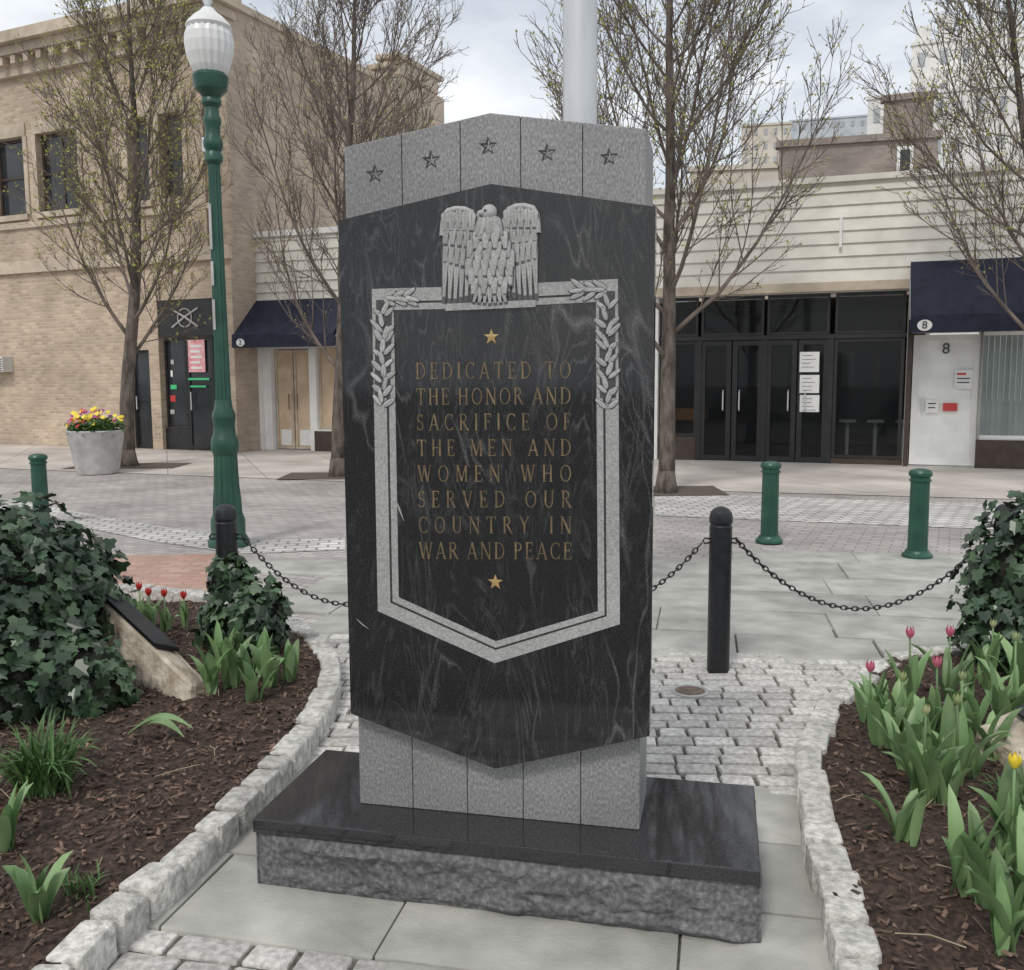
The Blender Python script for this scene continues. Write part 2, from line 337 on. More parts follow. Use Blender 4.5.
def inbed(poly, x, y, m=.07):
    return inside(x, y, poly) and all(inside(x+dx, y+dy, poly) for dx, dy in ((m,0),(-m,0),(0,m),(0,-m)))
def bed(name, poly, x0, x1, y0, y1, nchips):
    b = MB(); st = .035; idx = {}; nx = int((x1-x0)/st); ny = int((y1-y0)/st); fs = []; vs = []
    def vid(i, j):
        if (i, j) not in idx:
            x = x0+i*st; y = y0+j*st; idx[(i, j)] = len(vs); vs.append((x, y, bedz(x, y)+.012*noise.noise(Vector((x*30, y*30, 0)))))
        return idx[(i, j)]
    for i in range(nx):
        for j in range(ny):
            if inbed(poly, x0+(i+.5)*st, y0+(j+.5)*st, .05): fs.append((vid(i,j), vid(i+1,j), vid(i+1,j+1), vid(i,j+1)))
    b.add(vs, fs, .5); struct(b.build(name, K['mulch'], smooth=True, recalc=False))
    c = MB(); k = 0
    while k < nchips:
        x = random.uniform(x0, x1); y = random.uniform(y0, y1)
        if random.random() > 1.15-((y-y0)/(y1-y0))*.7 or not inbed(poly, x, y, .1): continue
        k += 1; z = bedz(x, y)+random.uniform(.002, .014); l = random.uniform(.006, .02); w = random.uniform(.003, .009)
        if random.random() < .06: l *= 1.8
        M_ = Matrix.Translation((x, y, z)) @ Matrix.Rotation(random.uniform(0, PI), 4, 'Z') @ Matrix.Rotation(random.gauss(0, .35), 4, 'Y') @ Matrix.Rotation(random.gauss(0, .4), 4, 'X')
        h = w*.5
        vs = [M_ @ Vector(p) for p in ((-l,-w,0),(l*.8,-w*.6,0),(l,w,0),(-l*.9,w*.8,0),(-l,-w*.5,h),(l*.8,0,h),(l,w*.9,h),(-l*.8,w*.6,h))]
        c.add(vs, [(4,5,6,7),(0,1,5,4),(1,2,6,5),(2,3,7,6),(3,0,4,7)])
    sd_ = 'left' if 'left' in name else 'right'
    tag(c.build(name.replace('bed', 'chips'), K['chip'], recalc=False), 'dark brown bark chips spread over the '+sd_+' planting bed', 'mulch', kind='stuff')
    c = MB()
    for k in range(70):
        x = random.uniform(x0, x1); y = random.uniform(y0, y1)
        if not inbed(poly, x, y, .15): continue
        a = random.uniform(0, PI); l = random.uniform(.03, .09); z = bedz(x, y)+.018; d = Vector((math.cos(a), math.sin(a), 0))
        c.tube([Vector((x,y,z))-d*l, Vector((x,y,z+.01))+Vector((d.y,-d.x,0))*l*.15, Vector((x,y,z+.004))+d*l], .0018, 4)
    tag(c.build('dry_stalks', K['litter']), 'thin pale dry stalks scattered over the '+sd_+' bed mulch', 'plant litter', kind='stuff')
bed('mulch_bed_left', Lbed, -4.2, -.5, 1.0, 6.4, 14000)
bed('mulch_bed_right', Rbed, .8, 4.6, 1.0, 5.3, 10000)
# ------------------------------------------------ paving stones
def pave(name, test, org, ang, sx, sy, x0, x1, y0, y1, gap, rd, jit, zt, m, dome=.003, wob=0, sharp=35, vy=.08):
    b = MB(); ca, sa = math.cos(ang), math.sin(ang); y = y0
    while y < y1:
        h = sy*random.uniform(1-vy, 1+vy); x = x0+random.uniform(-sx, 0)
        while x < x1:
            w = sx*random.uniform(.75, 1.25)
            yy = y+wob*math.sin((x+.5)*1.1)
            def tr(a, c): return (org[0]+a*ca-c*sa, org[1]+a*sa+c*ca)
            cx, cy = tr(x+w/2, yy+h/2)
            if test(cx, cy):
                r_ = lambda: random.uniform(-1, 1)*gap*.3
                q = [tr(x+gap/2+r_(), yy+gap/2+r_()), tr(x+w-gap/2+r_(), yy+gap/2+r_()), tr(x+w-gap/2+r_(), yy+h-gap/2+r_()), tr(x+gap/2+r_(), yy+h-gap/2+r_())]
                b.stone(q, -.03, zt, rd, jit, dome=dome, cut=.8)
            x += w
        y += h
    return struct(b.build(name, m, sharp=sharp))
Lin = lambda x, y: inbed(Lbed, x, y, .14) ; Rin = lambda x, y: inbed(Rbed, x, y, .14)
c0, c1 = G(655, 649), G(890, 661)
sl = (c1.y-c0.y)/(c1.x-c0.x)
ybk = lambda x: c0.y+sl*(x-c0.x)
def loc_m(x, y):
    d = Vector((x, y, 0))-MO; return d.dot(FM.x), d.dot(FM.y)
ysl = G(775, 808); usl, vsl = loc_m(ysl.x, ysl.y)
u2, v2 = loc_m(*G(200, 935).to_2d())
pave('sett_path', lambda x, y: y < ybk(x) and loc_m(x, y)[1] > vsl+.05 and not Lin(x, y) and not Rin(x, y) and -2.5 < x < 3.2,
     (0, 3), R(-3), .17, .100, -3, 4, -.8, 3.2, .014, .008, .002, .005, K['cobble'], .001, .05)
pave('sett_corner', lambda x, y: loc_m(x, y)[1] < v2+.01 and loc_m(x, y)[0] < u2+.85 and not Lin(x, y),
     (MO.x, MO.y), FM.ang, .19, .11, -2.5, 2.5, v2-1.1, v2+.02, .014, .009, .0015, -.003, K['cobble'], .001)
pave('bluestone_slabs', lambda x, y: not (loc_m(x, y)[1] < v2 and loc_m(x, y)[0] < u2+.55),
     (MO.x, MO.y), FM.ang, .8, .45, -3, 3, v2-1.35, vsl-.25, .010, .004, .0008, .003, K['slate'], .0003, vy=0)
pave('bluestone_walk', lambda x, y: y >= ybk(x)-.05 and y < 8.4+.02*x and not inside(x, y, REDP),
     (0, c0.y), math.atan(sl), 1.0, .6, -7, 8, .02, 4.2, .010, .004, .001, .002, K['slate'], .0003, vy=.02)
# ------------------------------------------------ monument
mon = empty('war_memorial', (MO.x, MO.y, 0), FM.ang, 'upright black and grey granite memorial carved with an eagle and gold dedication lines', 'monument')
BW = HW; ZT = .226; BD = .55
b = MB()
def rockface(bm_, fn, nx, nz):
    vs = [fn(i/nx, j/nz) for j in range(nz+1) for i in range(nx+1)]
    bm_.add(vs, [(j*(nx+1)+i, j*(nx+1)+i+1, (j+1)*(nx+1)+i+1, (j+1)*(nx+1)+i) for j in range(nz) for i in range(nx)], .5)
def rk(u, z, s):
    e = min(1, 14*min(u, 1-u), 6*min(z, 1-z)+.05)
    p = Vector((u*11*s, z*2.0, s*7)); ce = noise.voronoi(p)[0]
    a = (ce[1]-ce[0])*.8+noise.noise(Vector((u*6*s, z*1.6, s)))*.7+noise.noise(Vector((u*26*s, z*6, s)))*.22
    return .040*max(0, .3+a)*max(e, 0)
pz = .180
rockface(b, lambda u, z: (-BW+2*BW*u, .004-rk(u, z, 1), pz*z), 220, 30)
rockface(b, lambda u, z: (BW-.010+rk(u, z, .4)*.4, BD*u, pz*z), 60, 20)
rockface(b, lambda u, z: (-BW+.008-rk(u, z, .5)*.4, BD*u, pz*z), 60, 20)
rockface(b, lambda u, z: (-BW+2*BW*u, BD+rk(u, z, 2), pz*z), 100, 10)
b.add([(-BW+.012,.004,pz),(BW-.012,.004,pz),(BW-.012,BD,pz),(-BW+.012,BD,pz)], [(0,1,2,3)], .5)
b.build('plinth', K['rough'], mon, recalc=False)
b = MB(); b.box(-BW-.002, BW-.006, -.012, BD+.01, pz+.001, ZT); b.build('plinth_cap', K['cap'], mon, bev=.004)
SY0, SY1, PY = .16, .43, .11
uL = pm(357, 803, SY0)[0]; uR = pm(649, 832, SY0)[0]; uL2 = pm(348, 160, SY0)[0]; uR2 = pm(643, 150, SY0)[0]
uL = (uL+uL2)/2; uR = (uR+uR2)/2-.010
zl = pm(348, 149, SY0)[1]; zr = pm(642, 127, SY0)[1]; zs = (zl+zr)/2; ua, za = pm(488, 113, SY0); um = (uL+uR)/2
def ztop(u):
    t = abs(u-um)/((uR-uL)/2); return za+(zs-za)*t
for i in range(5):
    a = uL+(uR-uL)*i/5+(.001 if i else 0); c = uL+(uR-uL)*(i+1)/5-(.001 if i < 4 else 0)
    poly = [(a, ZT+.001), (c, ZT+.001), (c, ztop(c))]
    if a < um < c: poly.append((um, za))
    poly.append((a, ztop(a)))
    b = MB(); b.prism(poly, SY0, SY1); b.build('granite_strip', K['ggran'], mon, bev=.002)
b = MB(); b.prism([(uL+.01, ZT+.002), (uR-.01, ZT+.002), (uR-.01, zs-.02), (um, za-.02), (uL+.01, zs-.02)], SY0+.012, SY1-.01); b.build('shaft_core', K['dark_line'], mon)
sL = (pm(338, 235)[0]+pm(351, 700)[0])/2; sR = (pm(655, 215)[0]+pm(650, 730)[0])/2; sm = (sL+sR)/2
zt_s = (pm(338, 222)[1]+pm(655, 205)[1])/2; zt_a = pm(488, 184)[1]; zb_s = (pm(353, 713)[1]+pm(650, 737)[1])/2; zb_a = pm(499, 769)[1]
slabpoly = [(sL, zb_s), (sm, zb_a), (sR, zb_s), (sR, zt_s), (sm, zt_a), (sL, zt_s)]
b = MB(); b.prism(slabpoly, PY, SY0-.0005); b.build('black_slab', K['bgran'], mon)
for pts in (((389,482),(393,494),(399,508),(404,521)), ((357,619),(362,624),(369,629))):
    b = MB(); ws = [.2]+[random.uniform(.5,.9) for _ in pts[1:-1]]+[.2]; vs = []
    for (x0, y0), w in zip(pts, ws):
        for s_ in (-1, 1): u, z = pm(x0+w*s_, y0-w*s_*.4); vs.append((u, PY-.0006, z))
    b.add(vs, [(2*i, 2*i+1, 2*i+3, 2*i+2) for i in range(len(pts)-1)]); b.build('scratch', K['carve'], mon)
OUT = [(446,287),(372,289),(378,611),(495,663),(620,624),(618,279),(536,283)]
INN = [(446,309),(394,310),(399,597),(496,641),(598,611),(596,302),(536,305)]
def lerp(a, c, t): return (a[0]+(c[0]-a[0])*t, a[1]+(c[1]-a[1])*t)
b = MB()
for (t0, t1, dz) in ((0, .60, .0020), (.70, 1, .0021)):
    for i in range(6):
        q = [pm(*lerp(OUT[i], INN[i], t0)), pm(*lerp(OUT[i+1], INN[i+1], t0)), pm(*lerp(OUT[i+1], INN[i+1], t1)), pm(*lerp(OUT[i], INN[i], t1))]
        b.add([(x, PY-dz, z) for x, z in q], [(0,1,2,3)])
b.build('carved_border', K['carve'], mon)
b = MB()
for i in range(6):
    q = [pm(*lerp(OUT[i], INN[i], .62)), pm(*lerp(OUT[i+1], INN[i+1], .62)), pm(*lerp(OUT[i+1], INN[i+1], .68)), pm(*lerp(OUT[i], INN[i], .68))]
    b.add([(x, PY-.0012, z) for x, z in q], [(0,1,2,3)])
b.build('border_groove', K['dark_line'], mon)
ep = [0]
def feather(b, x0, y0, x1, y1, w, h=.006, base=0.0, blunt=.55, y=PY, tipw=.08, rib=True, edge=.74):
    ep[0] = (ep[0]+1) % 17; off = .0022+base+ep[0]*.00006
    dx, dy = x1-x0, y1-y0; l = math.hypot(dx, dy); nx, ny = -dy/l, dx/l; vs = []; n = 10
    S_ = ((-1, -.0005), (-edge, h*.8), (-.08, h), (.08, h), (edge, h*.8), (1, -.0005)); m = len(S_)
    for i in range(n):
        t = i/(n-1); ww = w/2*max(tipw, math.sin(PI*min(1, t**blunt))**.5)
        if i == n-1: ww = w/2*tipw
        cx, cy = x0+dx*t, y0+dy*t
        for s_, hh in S_:
            e_ = (.5+.5*math.sin(PI*min(1,t*.9+.1))) if hh > 0 else 1
            if i == n-1: e_ = .1
            u, z = pm(cx+nx*ww*s_, cy+ny*ww*s_, y); vs.append((u, y-off-hh*e_, z))
    cc = random.uniform(.65, .95); fs = []; cs = []
    for i in range(n-1):
        for k in range(m-1):
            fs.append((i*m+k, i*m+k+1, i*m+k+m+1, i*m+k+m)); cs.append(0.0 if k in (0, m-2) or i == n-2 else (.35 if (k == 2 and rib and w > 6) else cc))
    b.add(vs, fs, cs)
def poly_relief(b, pts, off, y=PY):
    b.add([(pm(*p, y)[0], y-off, pm(*p, y)[1]) for p in pts], [tuple(range(len(pts)))])
def laurel(side):
    bk = MB(); b = MB(); rr = random.Random(5+side)
    if side < 0:
        vx = lambda t: (382.5+2*t, 404-106*t); hx = lambda t: (386+30*t, 298-1*t); m = 1
    else:
        vx = lambda t: (608-1*t, 404-115*t); hx = lambda t: (605-33*t, 290+1*t); m = -1
    a0, a1 = vx(0), vx(1)
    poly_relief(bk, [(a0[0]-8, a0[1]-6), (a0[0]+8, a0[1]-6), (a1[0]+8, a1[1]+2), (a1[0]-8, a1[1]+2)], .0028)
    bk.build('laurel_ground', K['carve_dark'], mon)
    for i in range(8):
        p = vx(i/8.4)
        for s_ in (-1, 1):
            o = rr.uniform(-3, 3)
            feather(b, p[0]+s_*1, p[1]+3+o, p[0]+s_*rr.uniform(9,14), p[1]-7+o+rr.uniform(-4,3), rr.uniform(5.5,7.5), .002, .001+rr.uniform(0,.0012), .75, tipw=.03, edge=.7)
        feather(b, p[0]+rr.uniform(-2,2), p[1]-1, p[0]+rr.uniform(-6,6), p[1]-16, rr.uniform(5.5,7), .002, .0028, .75, tipw=.03, edge=.7)
    for i in range(3):
        p = hx(i/3)
        for s_ in (-1, 1): feather(b, p[0]-2*m, p[1]+s_*1, p[0]+rr.uniform(10,14)*m, p[1]+s_*rr.uniform(7,12), 6.5, .002, .001, .75, tipw=.03, edge=.7)
        feather(b, p[0], p[1], p[0]+15*m, p[1]+rr.uniform(-4, 4), 6, .002, .003, .75, tipw=.03, edge=.7)
    b.build('laurel_branch', K['carvef'], mon, smooth=True)
laurel(-1); laurel(1)
# eagle
eg = MB()
wl = [(441,256),(441,224),(443,215),(448,209),(456,207),(465,209),(470,215),(474,225),(480,224),(482,212),(487,206),(493,205),(497,211),(498,224),(505,225),(508,214),(513,207),(522,204),(531,205),(537,211),(539,220),(539,256),(538,294),(533,305),(514,307),(447,309),(442,296)]
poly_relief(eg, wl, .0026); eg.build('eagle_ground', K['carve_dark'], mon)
for m_, cx in ((-1, 490), (1, 491)):
    b = MB(); X = lambda d: cx+m_*d
    dy = 3 if m_ > 0 else 0
    for i in range(6):
        d0 = 15+i*5.6; d1 = 18+i*5.6
        feather(b, X(d0), 250-i*1.2-dy, X(d1), 306-abs(i-3.5)*1.8-dy, 8.6, .003, .0003*i, .26, tipw=.45, edge=.78)
    for i in range(6):
        d0 = 14+i*5.8; feather(b, X(d0), 234-dy, X(d0+1.2), 272-i*1.4-dy, 8.8, .003, .0028, .3, tipw=.5, edge=.78)
    for i in range(5):
        d0 = 15+i*7; feather(b, X(d0), 221-dy, X(d0+.8), 250-i*.8-dy, 10, .003, .005, .34, tipw=.5, edge=.8)
    for i in range(5):
        d0 = 17+i*6.7; feather(b, X(d0), 211+abs(i-2)*1.0-dy, X(d0+.4), 233-dy, 9.6, .003, .0072, .4, tipw=.55, edge=.8)
    pts = [(12,238),(13,222),(17,211),(25,207.5),(34,207),(43,209.5),(48,217),(49.5,236)]
    vs = []
    for (d, yy) in pts:
        for s_, h_ in ((-1,.0),(-.6,.008),(.0,.0095),(.6,.008),(1,.0)):
            cxd, cyd = 31-d, 236-yy; l = math.hypot(cxd, cyd); u, z = pm(X(d+cxd/l*3.4*(s_+.7)), yy+cyd/l*3.4*(s_+.7)-dy); vs.append((u, PY-.0022-h_, z))
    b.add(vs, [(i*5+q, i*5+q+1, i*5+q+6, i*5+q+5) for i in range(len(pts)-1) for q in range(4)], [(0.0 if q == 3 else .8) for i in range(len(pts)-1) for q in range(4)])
    b.build('wing', K['carvef'], mon, smooth=True)
b = MB()
BR_ = [(9,231),(15,240),(20,249),(22,258),(22,267),(20,276),(16,285)]
for row, (hw, yy) in enumerate(BR_):
    n = max(3, int(hw/3.4))
    for i in range(n):
        d = -hw+2*hw*i/(n-1)+(1.2 if row % 2 else -.6); feather(b, 490.5+d*.88, yy-8, 490.5+d, yy+11, 9.4, .003, .0145-.0009*row-.000006*d*d, .42, tipw=.5, rib=False, edge=.8)
for i in range(7):
    d = (i-3)*5; feather(b, 490.5+d*.7, 284, 490.5+d*1.1, 306-abs(i-3)*.6, 7.4, .003, .0055, .3, tipw=.5, edge=.76)
b.build('breast', K['carvef'], mon, smooth=True)
b = MB()
def blob(b, px, py, rx, ry, h, y=PY, n=20, rows=7, base=.003):
    u, z = pm(px, py, y); s_ = abs(pm(px+10, py, y)[0]-u)/10; vs = []; fs = []
    for j in range(rows+1):
        a = j/rows*PI/2
        for k in range(n): vs.append((u+rx*s_*math.cos(a)*math.cos(2*PI*k/n), y-base-h*math.sin(a), z+ry*s_*math.cos(a)*math.sin(2*PI*k/n)))
    for j in range(rows):
        for k in range(n): fs.append((j*n+k, j*n+(k+1) % n, (j+1)*n+(k+1) % n, (j+1)*n+k))
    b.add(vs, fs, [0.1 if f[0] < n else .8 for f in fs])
blob(b, 489.5, 213, 8.2, 8.2, .015); blob(b, 491, 224, 9.5, 10, .014)
blob(b, 482.5, 213.5, 5.5, 3.4, .011); blob(b, 478.8, 216.6, 2.0, 4.0, .009)
for i in range(6): feather(b, 482.5+i*3.2, 218, 477.5+i*5.4, 238, 6.6, .003, .0145, .45, tipw=.35, rib=False, edge=.76)
b.build('head', K['carvef'], mon, smooth=True)
b = MB(); blob(b, 486.5, 211.5, 1.5, 1.2, .003, base=.0165); b.build('eye', K['dark_line'], mon)
b = MB(); q = [(446,304),(536,300),(536,307),(446,311)]; b.prism([pm(*p) for p in q], PY-.007, PY-.001)
b.build('perch', K['carve'], mon)
def star(px, py, rad, y, off, m, name):
    u, z = pm(px, py, y); s_ = abs(pm(px+10, py, y)[0]-u)/10*rad; b = MB(); vs = []
    for k in range(10):
        a = PI/2+k*PI/5; r_ = s_ if k % 2 == 0 else s_*.4; vs.append((u+r_*math.cos(a), y-off, z+r_*math.sin(a)))
    vs.append((u, y-off-.002, z)); b.add(vs, [(k, (k+1) % 10, 10) for k in range(10)]); return b.build(name, m, mon)
for px, py in ((375,174),(431,160),(488,146),(547,153),(609,157)):
    star(px, py, 9.5, SY0, .0015, K['dark_line'], 'carved_star'); star(px+.6, py+.6, 6.5, SY0, .002, K['ggran'], 'carved_star')
for px, py in ((491.5,337),(495.5,582)): star(px, py, 8, PY, .002, K['goldb'], 'gold_star')
T_, t_ = .105, .05
def sf(x, y, w=.22): return ('l', x-w/2, y+(.018 if y < .5 else -.018), x+w/2, y+(.018 if y < .5 else -.018), .034)
GL = {
 'A': (.82, [('l',.08,0,.41,1,t_),('l',.41,1,.74,0,T_),('l',.2,.34,.6,.34,t_),sf(.08,0),sf(.74,0)]),
 'C': (.8, [('a',.45,.5,.36,.47,48,312),('l',.70,.98,.70,.74,.04),('l',.71,.02,.71,.24,.04)]),
 'D': (.85, [('l',.15,0,.15,1,T_),('a',.33,.5,.42,.46,-90,90),('l',.02,.97,.35,.97,.045),('l',.02,.03,.35,.03,.045)]),
 'E': (.66, [('l',.15,0,.15,1,T_),('l',.02,.97,.58,.97,.05),('l',.15,.51,.47,.51,.045),('l',.02,.03,.6,.03,.05),('l',.57,1,.57,.8,.04),('l',.46,.62,.46,.4,.035),('l',.6,0,.6,.22,.04)]),
 'F': (.62, [('l',.15,0,.15,1,T_),('l',.02,.97,.57,.97,.05),('l',.15,.51,.45,.51,.045),('l',.56,1,.56,.8,.04),('l',.45,.62,.45,.4,.035),sf(.15,0)]),
 'H': (.86, [('l',.16,0,.16,1,T_),('l',.7,0,.7,1,T_),('l',.16,.51,.7,.51,.05),sf(.16,0),sf(.16,1),sf(.7,0),sf(.7,1)]),
 'I': (.32, [('l',.16,0,.16,1,T_),sf(.16,0),sf(.16,1)]),
 'M': (1.0, [('l',.13,0,.16,1,t_),('l',.17,1,.5,.04,T_),('l',.5,.04,.83,1,t_),('l',.85,1,.87,0,T_),sf(.13,0),sf(.87,0),sf(.12,1,.2),sf(.88,1,.2)]),
 'N': (.9, [('l',.14,0,.14,1,t_),('l',.14,1,.76,0,T_),('l',.76,0,.76,1,t_),sf(.14,0),sf(.76,1),sf(.1,1,.2)]),
 'O': (.9, [('a',.45,.5,.37,.47,0,360)]),
 'P': (.66, [('l',.15,0,.15,1,T_),('a',.3,.74,.27,.235,-90,90),('l',.02,.97,.32,.97,.045),('l',.15,.515,.32,.515,.045),sf(.15,0)]),
 'R': (.8, [('l',.15,0,.15,1,T_),('a',.3,.75,.27,.225,-90,90),('l',.02,.97,.32,.97,.045),('l',.15,.535,.32,.535,.045),('l',.33,.53,.72,0,T_),sf(.15,0),sf(.75,0,.16)]),
 'S': (.6, [('a',.3,.74,.2,.225,40,270),('a',.3,.27,.22,.24,-140,90),('l',.47,.98,.47,.78,.04),('l',.08,.02,.08,.22,.04)]),
 'T': (.78, [('l',.39,0,.39,1,T_),('l',.04,.97,.74,.97,.05),('l',.05,1,.05,.78,.04),('l',.73,1,.73,.78,.04),sf(.39,0)]),
 'U': (.86, [('l',.16,1,.16,.32,T_),('l',.7,1,.7,.32,t_),('a',.43,.34,.27,.31,180,360),sf(.16,1),sf(.7,1)]),
 'V': (.84, [('l',.1,1,.43,0,T_),('l',.43,0,.74,1,t_),sf(.1,1),sf(.74,1)]),
 'W': (1.16, [('l',.1,1,.36,0,T_),('l',.36,0,.58,1,t_),('l',.56,1,.82,0,T_),('l',.82,0,1.06,1,t_),sf(.1,1),sf(.57,1),sf(1.06,1)]),
 'Y': (.8, [('l',.1,1,.4,.48,T_),('l',.4,.48,.7,1,t_),('l',.4,0,.4,.5,T_),sf(.4,0),sf(.1,1),sf(.7,1)])}
def inscription(text, pxa, pya, pxb, pyb, hpx):
    ua_, za_ = pm(pxa, pya+hpx/2); ub, zb = pm(pxb, pyb+hpx/2); h = abs(pm(pxa, pya-hpx/2)[1]-za_)
    cs = h*.76; tw = sum(GL[c][0]*cs for c in text if c != ' '); ns = text.count(' '); nl = len(text)-1-2*ns
    gp = (ub-ua_-tw)/(nl+3.0*ns); x = ua_; b = MB(); k = 0; prev = ' '
    for ch in text:
        if ch == ' ': b.build('inscription_word', K['gold'], mon); b = MB(); x += gp*3.0; prev = ch; continue
        if prev != ' ': x += gp
        zz = za_+(zb-za_)*(x-ua_)/(ub-ua_)
        for st in GL[ch][1]:
            k += 1; off = .0015+.00004*(k % 23)
            if st[0] == 'l':
                _, x0, y0, x1, y1, w = st; dx, dy = (x1-x0)*cs, (y1-y0)*h; l = math.hypot(dx, dy) or 1; nx, ny = -dy/l*w*h*.5, dx/l*w*h*.5
                X0, Z0, X1, Z1 = x+x0*cs, zz+y0*h, x+x1*cs, zz+y1*h
                b.add([(X0+nx, PY-off, Z0+ny), (X0-nx, PY-off, Z0-ny), (X1-nx, PY-off, Z1-ny), (X1+nx, PY-off, Z1+ny)], [(0,1,2,3)])
            else:
                _, cx, cy, rx, ry, a0, a1 = st; n = max(8, int(abs(a1-a0)/15)); vs = []
                for i in range(n+1):
                    a = R(a0+(a1-a0)*i/n); w = (t_*.8+(T_-t_)*abs(math.cos(a)))/2
                    for s_ in (-1, 1): vs.append((x+(cx+(rx+s_*w)*math.cos(a))*cs, PY-off, zz+(cy+(ry+s_*w)*math.sin(a))*h))
                b.add(vs, [(2*i, 2*i+1, 2*i+3, 2*i+2) for i in range(n)])
        x += GL[ch][0]*cs; prev = ch
    return b.build('inscription_word', K['gold'], mon)
rows = ['DEDICATED TO', 'THE HONOR AND', 'SACRIFICE OF', 'THE MEN AND', 'WOMEN WHO', 'SERVED OUR', 'COUNTRY IN', 'WAR AND PEACE']
for i, t in enumerate(rows):
    y = 371+i*25.6; inscription(t, 416+i*.45, y, 571+i*.15, y-1+i*.25, 16.5)
# ------------------------------------------------ flagpole
fp = P(580, 60, 6.2)
r0 = empty('flagpole', (fp.x, fp.y, 0), 0, 'tall plain silver grey flagpole rising behind the top of the memorial', 'flagpole')
b = MB(); b.lathe([(.113,.05),(.111,2),(.105,5),(.09,9),(.06,12)], 32); b.build('pole', K['galv'], r0, smooth=True)
b = MB(); b.lathe([(.22,0),(.22,.03),(.19,.06),(.15,.09),(.14,.14),(.12,.17)], 32); b.build('base_collar', K['galv'], r0, smooth=True)
b = MB(); b.lathe([(.02,12),(.1,12.06),(.12,12.15),(.08,12.24),(.01,12.28)], 20); b.build('finial_ball', K['galv'], r0, smooth=True)
# ------------------------------------------------ black chain posts and chains
pR = G(718, 671); posts = [Vector((-1.60, 5.25, 0)), Vector((-.24, 5.2, 0)), Vector((pR.x, pR.y, 0)), Vector((pR.x+1.56, pR.y+.06, 0))]
plab = ['black post wrapped in ivy left of the memorial', 'black chain post standing behind the memorial', 'plain black metal post just right of the memorial', 'black chain post buried in the ivy at right']
def make_post():
    r = empty('chain_post', (0,0,0)); b = MB()
    b.lathe([(.060,0),(.060,.80),(.056,.805),(.056,.815),(.062,.82),(.062,.85),(.056,.875),(.041,.893),(.02,.903),(.002,.905)], 28); b.build('post', K['blackp'], r, sharp=25)
    for s_ in (-1, 1):
        b = MB(); b.tube([(s_*.06,0,.73),(s_*.085,0,.735),(s_*.095,0,.72),(s_*.085,0,.705),(s_*.06,0,.71)], .005, 6); b.build('chain_hook', K['blackp'], r, smooth=True)
    return r
pp = make_post()
for i, v in enumerate(posts):
    o = pp if i == 0 else copy_tree(pp); o.location = v; tag(o, plab[i], 'post', 'black chain posts behind the memorial')
clab = ['black chain hanging from the ivy wrapped post toward the memorial', 'black chain hanging between the memorial and the plain black post', 'long sagging black chain between the plain black post and right ivy']
for i in range(3):
    a = posts[i]+Vector((.095,0,.715)); c = posts[i+1]+Vector((-.095,0,.715)); b = MB(); sag = .38
    pts = [a.lerp(c, t/200)-Vector((0,0,sag*4*(t/200)*(1-t/200))) for t in range(201)]
    d = 0; nxt = 0; k = 0
    for j in range(200):
        d += (pts[j+1]-pts[j]).length
        if d >= nxt:
            t = (pts[j+1]-pts[j]).normalized(); n_ = t.cross(Vector((0,1,0))).normalized(); s_ = n_ if k % 2 else t.cross(n_)
            s_ = (s_+n_*.3).normalized(); lp = []
            for q in range(10):
                an = 2*PI*q/10; lp.append(pts[j]+t*(.021*math.cos(an))+s_*(.0115*math.sin(an)))
            b.tube(lp, .0042, 5, closed=True); nxt += .031; k += 1
    tag(b.build('chain', K['blackp'], smooth=True), clab[i], 'chain', 'black chains between the posts')
# ------------------------------------------------ green bollards
def make_bollard():
    r = empty('bollard', (0,0,0)); b = MB()
    b.lathe([(.105,.04),(.098,.06),(.092,.78)], 28, flute=.06); b.build('shaft', K['green'], r)
    b = MB(); b.lathe([(.15,0),(.15,.03),(.125,.05),(.112,.075),(.09,.08)], 32); b.build('foot_ring', K['green'], r, bev=.003)
    b = MB(); b.lathe([(.09,.78),(.105,.785),(.108,.80),(.095,.81),(.095,.83),(.112,.84),(.115,.87),(.10,.895),(.05,.91),(.003,.915)], 32); b.build('cap', K['green'], r, sharp=30)
    return r
bp_ = make_bollard(); bl = [((42, 524), 'green fluted bollard at far left near the planter'), ((769, 542), 'green fluted bollard, left one of the pair right of the memorial'), ((917, 557), 'green fluted bollard in front of the navy awning door')]
for i, (p, lb) in enumerate(bl):
    o = bp_ if i == 0 else copy_tree(bp_); o.location = G(*p); tag(o, lb, 'bollard', 'green bollards along the street')
    if i == 0: o.scale = (.86, .86, .86)
# ------------------------------------------------ street lamp
lp0 = G(229, 545); Ys = lp0.y
def zpx(py, x=222): return P(x, py, Ys).z
r0 = empty('street_lamp', lp0, 0, 'tall green fluted lamp post with white acorn globe', 'street lamp')
pr = lambda l: [(w*Ys/FPX, zpx(y)) for w, y in l]
b = MB(); b.lathe([(.195,0),(.195,.05)]+pr([(17,534),(17,520),(15,514)]), 32); b.build('foot', K['green'], r0, sharp=30)
b = MB(); b.lathe(pr([(14.5,514),(14,500),(12.6,486),(12,470),(11.5,452)]), 28, flute=.09); b.build('base', K['green'], r0)
b = MB(); b.lathe(pr([(12,454),(13.5,450),(14,444),(13,438),(11,434),(10.5,424),(11.5,419),(11.5,414),(9,408),(8,400)]), 32); b.build('base_ring', K['green'], r0, sharp=30)
b = MB(); b.lathe(pr([(8,402),(6.8,300),(5.8,160)]), 24, flute=.14); b.build('shaft', K['green'], r0)
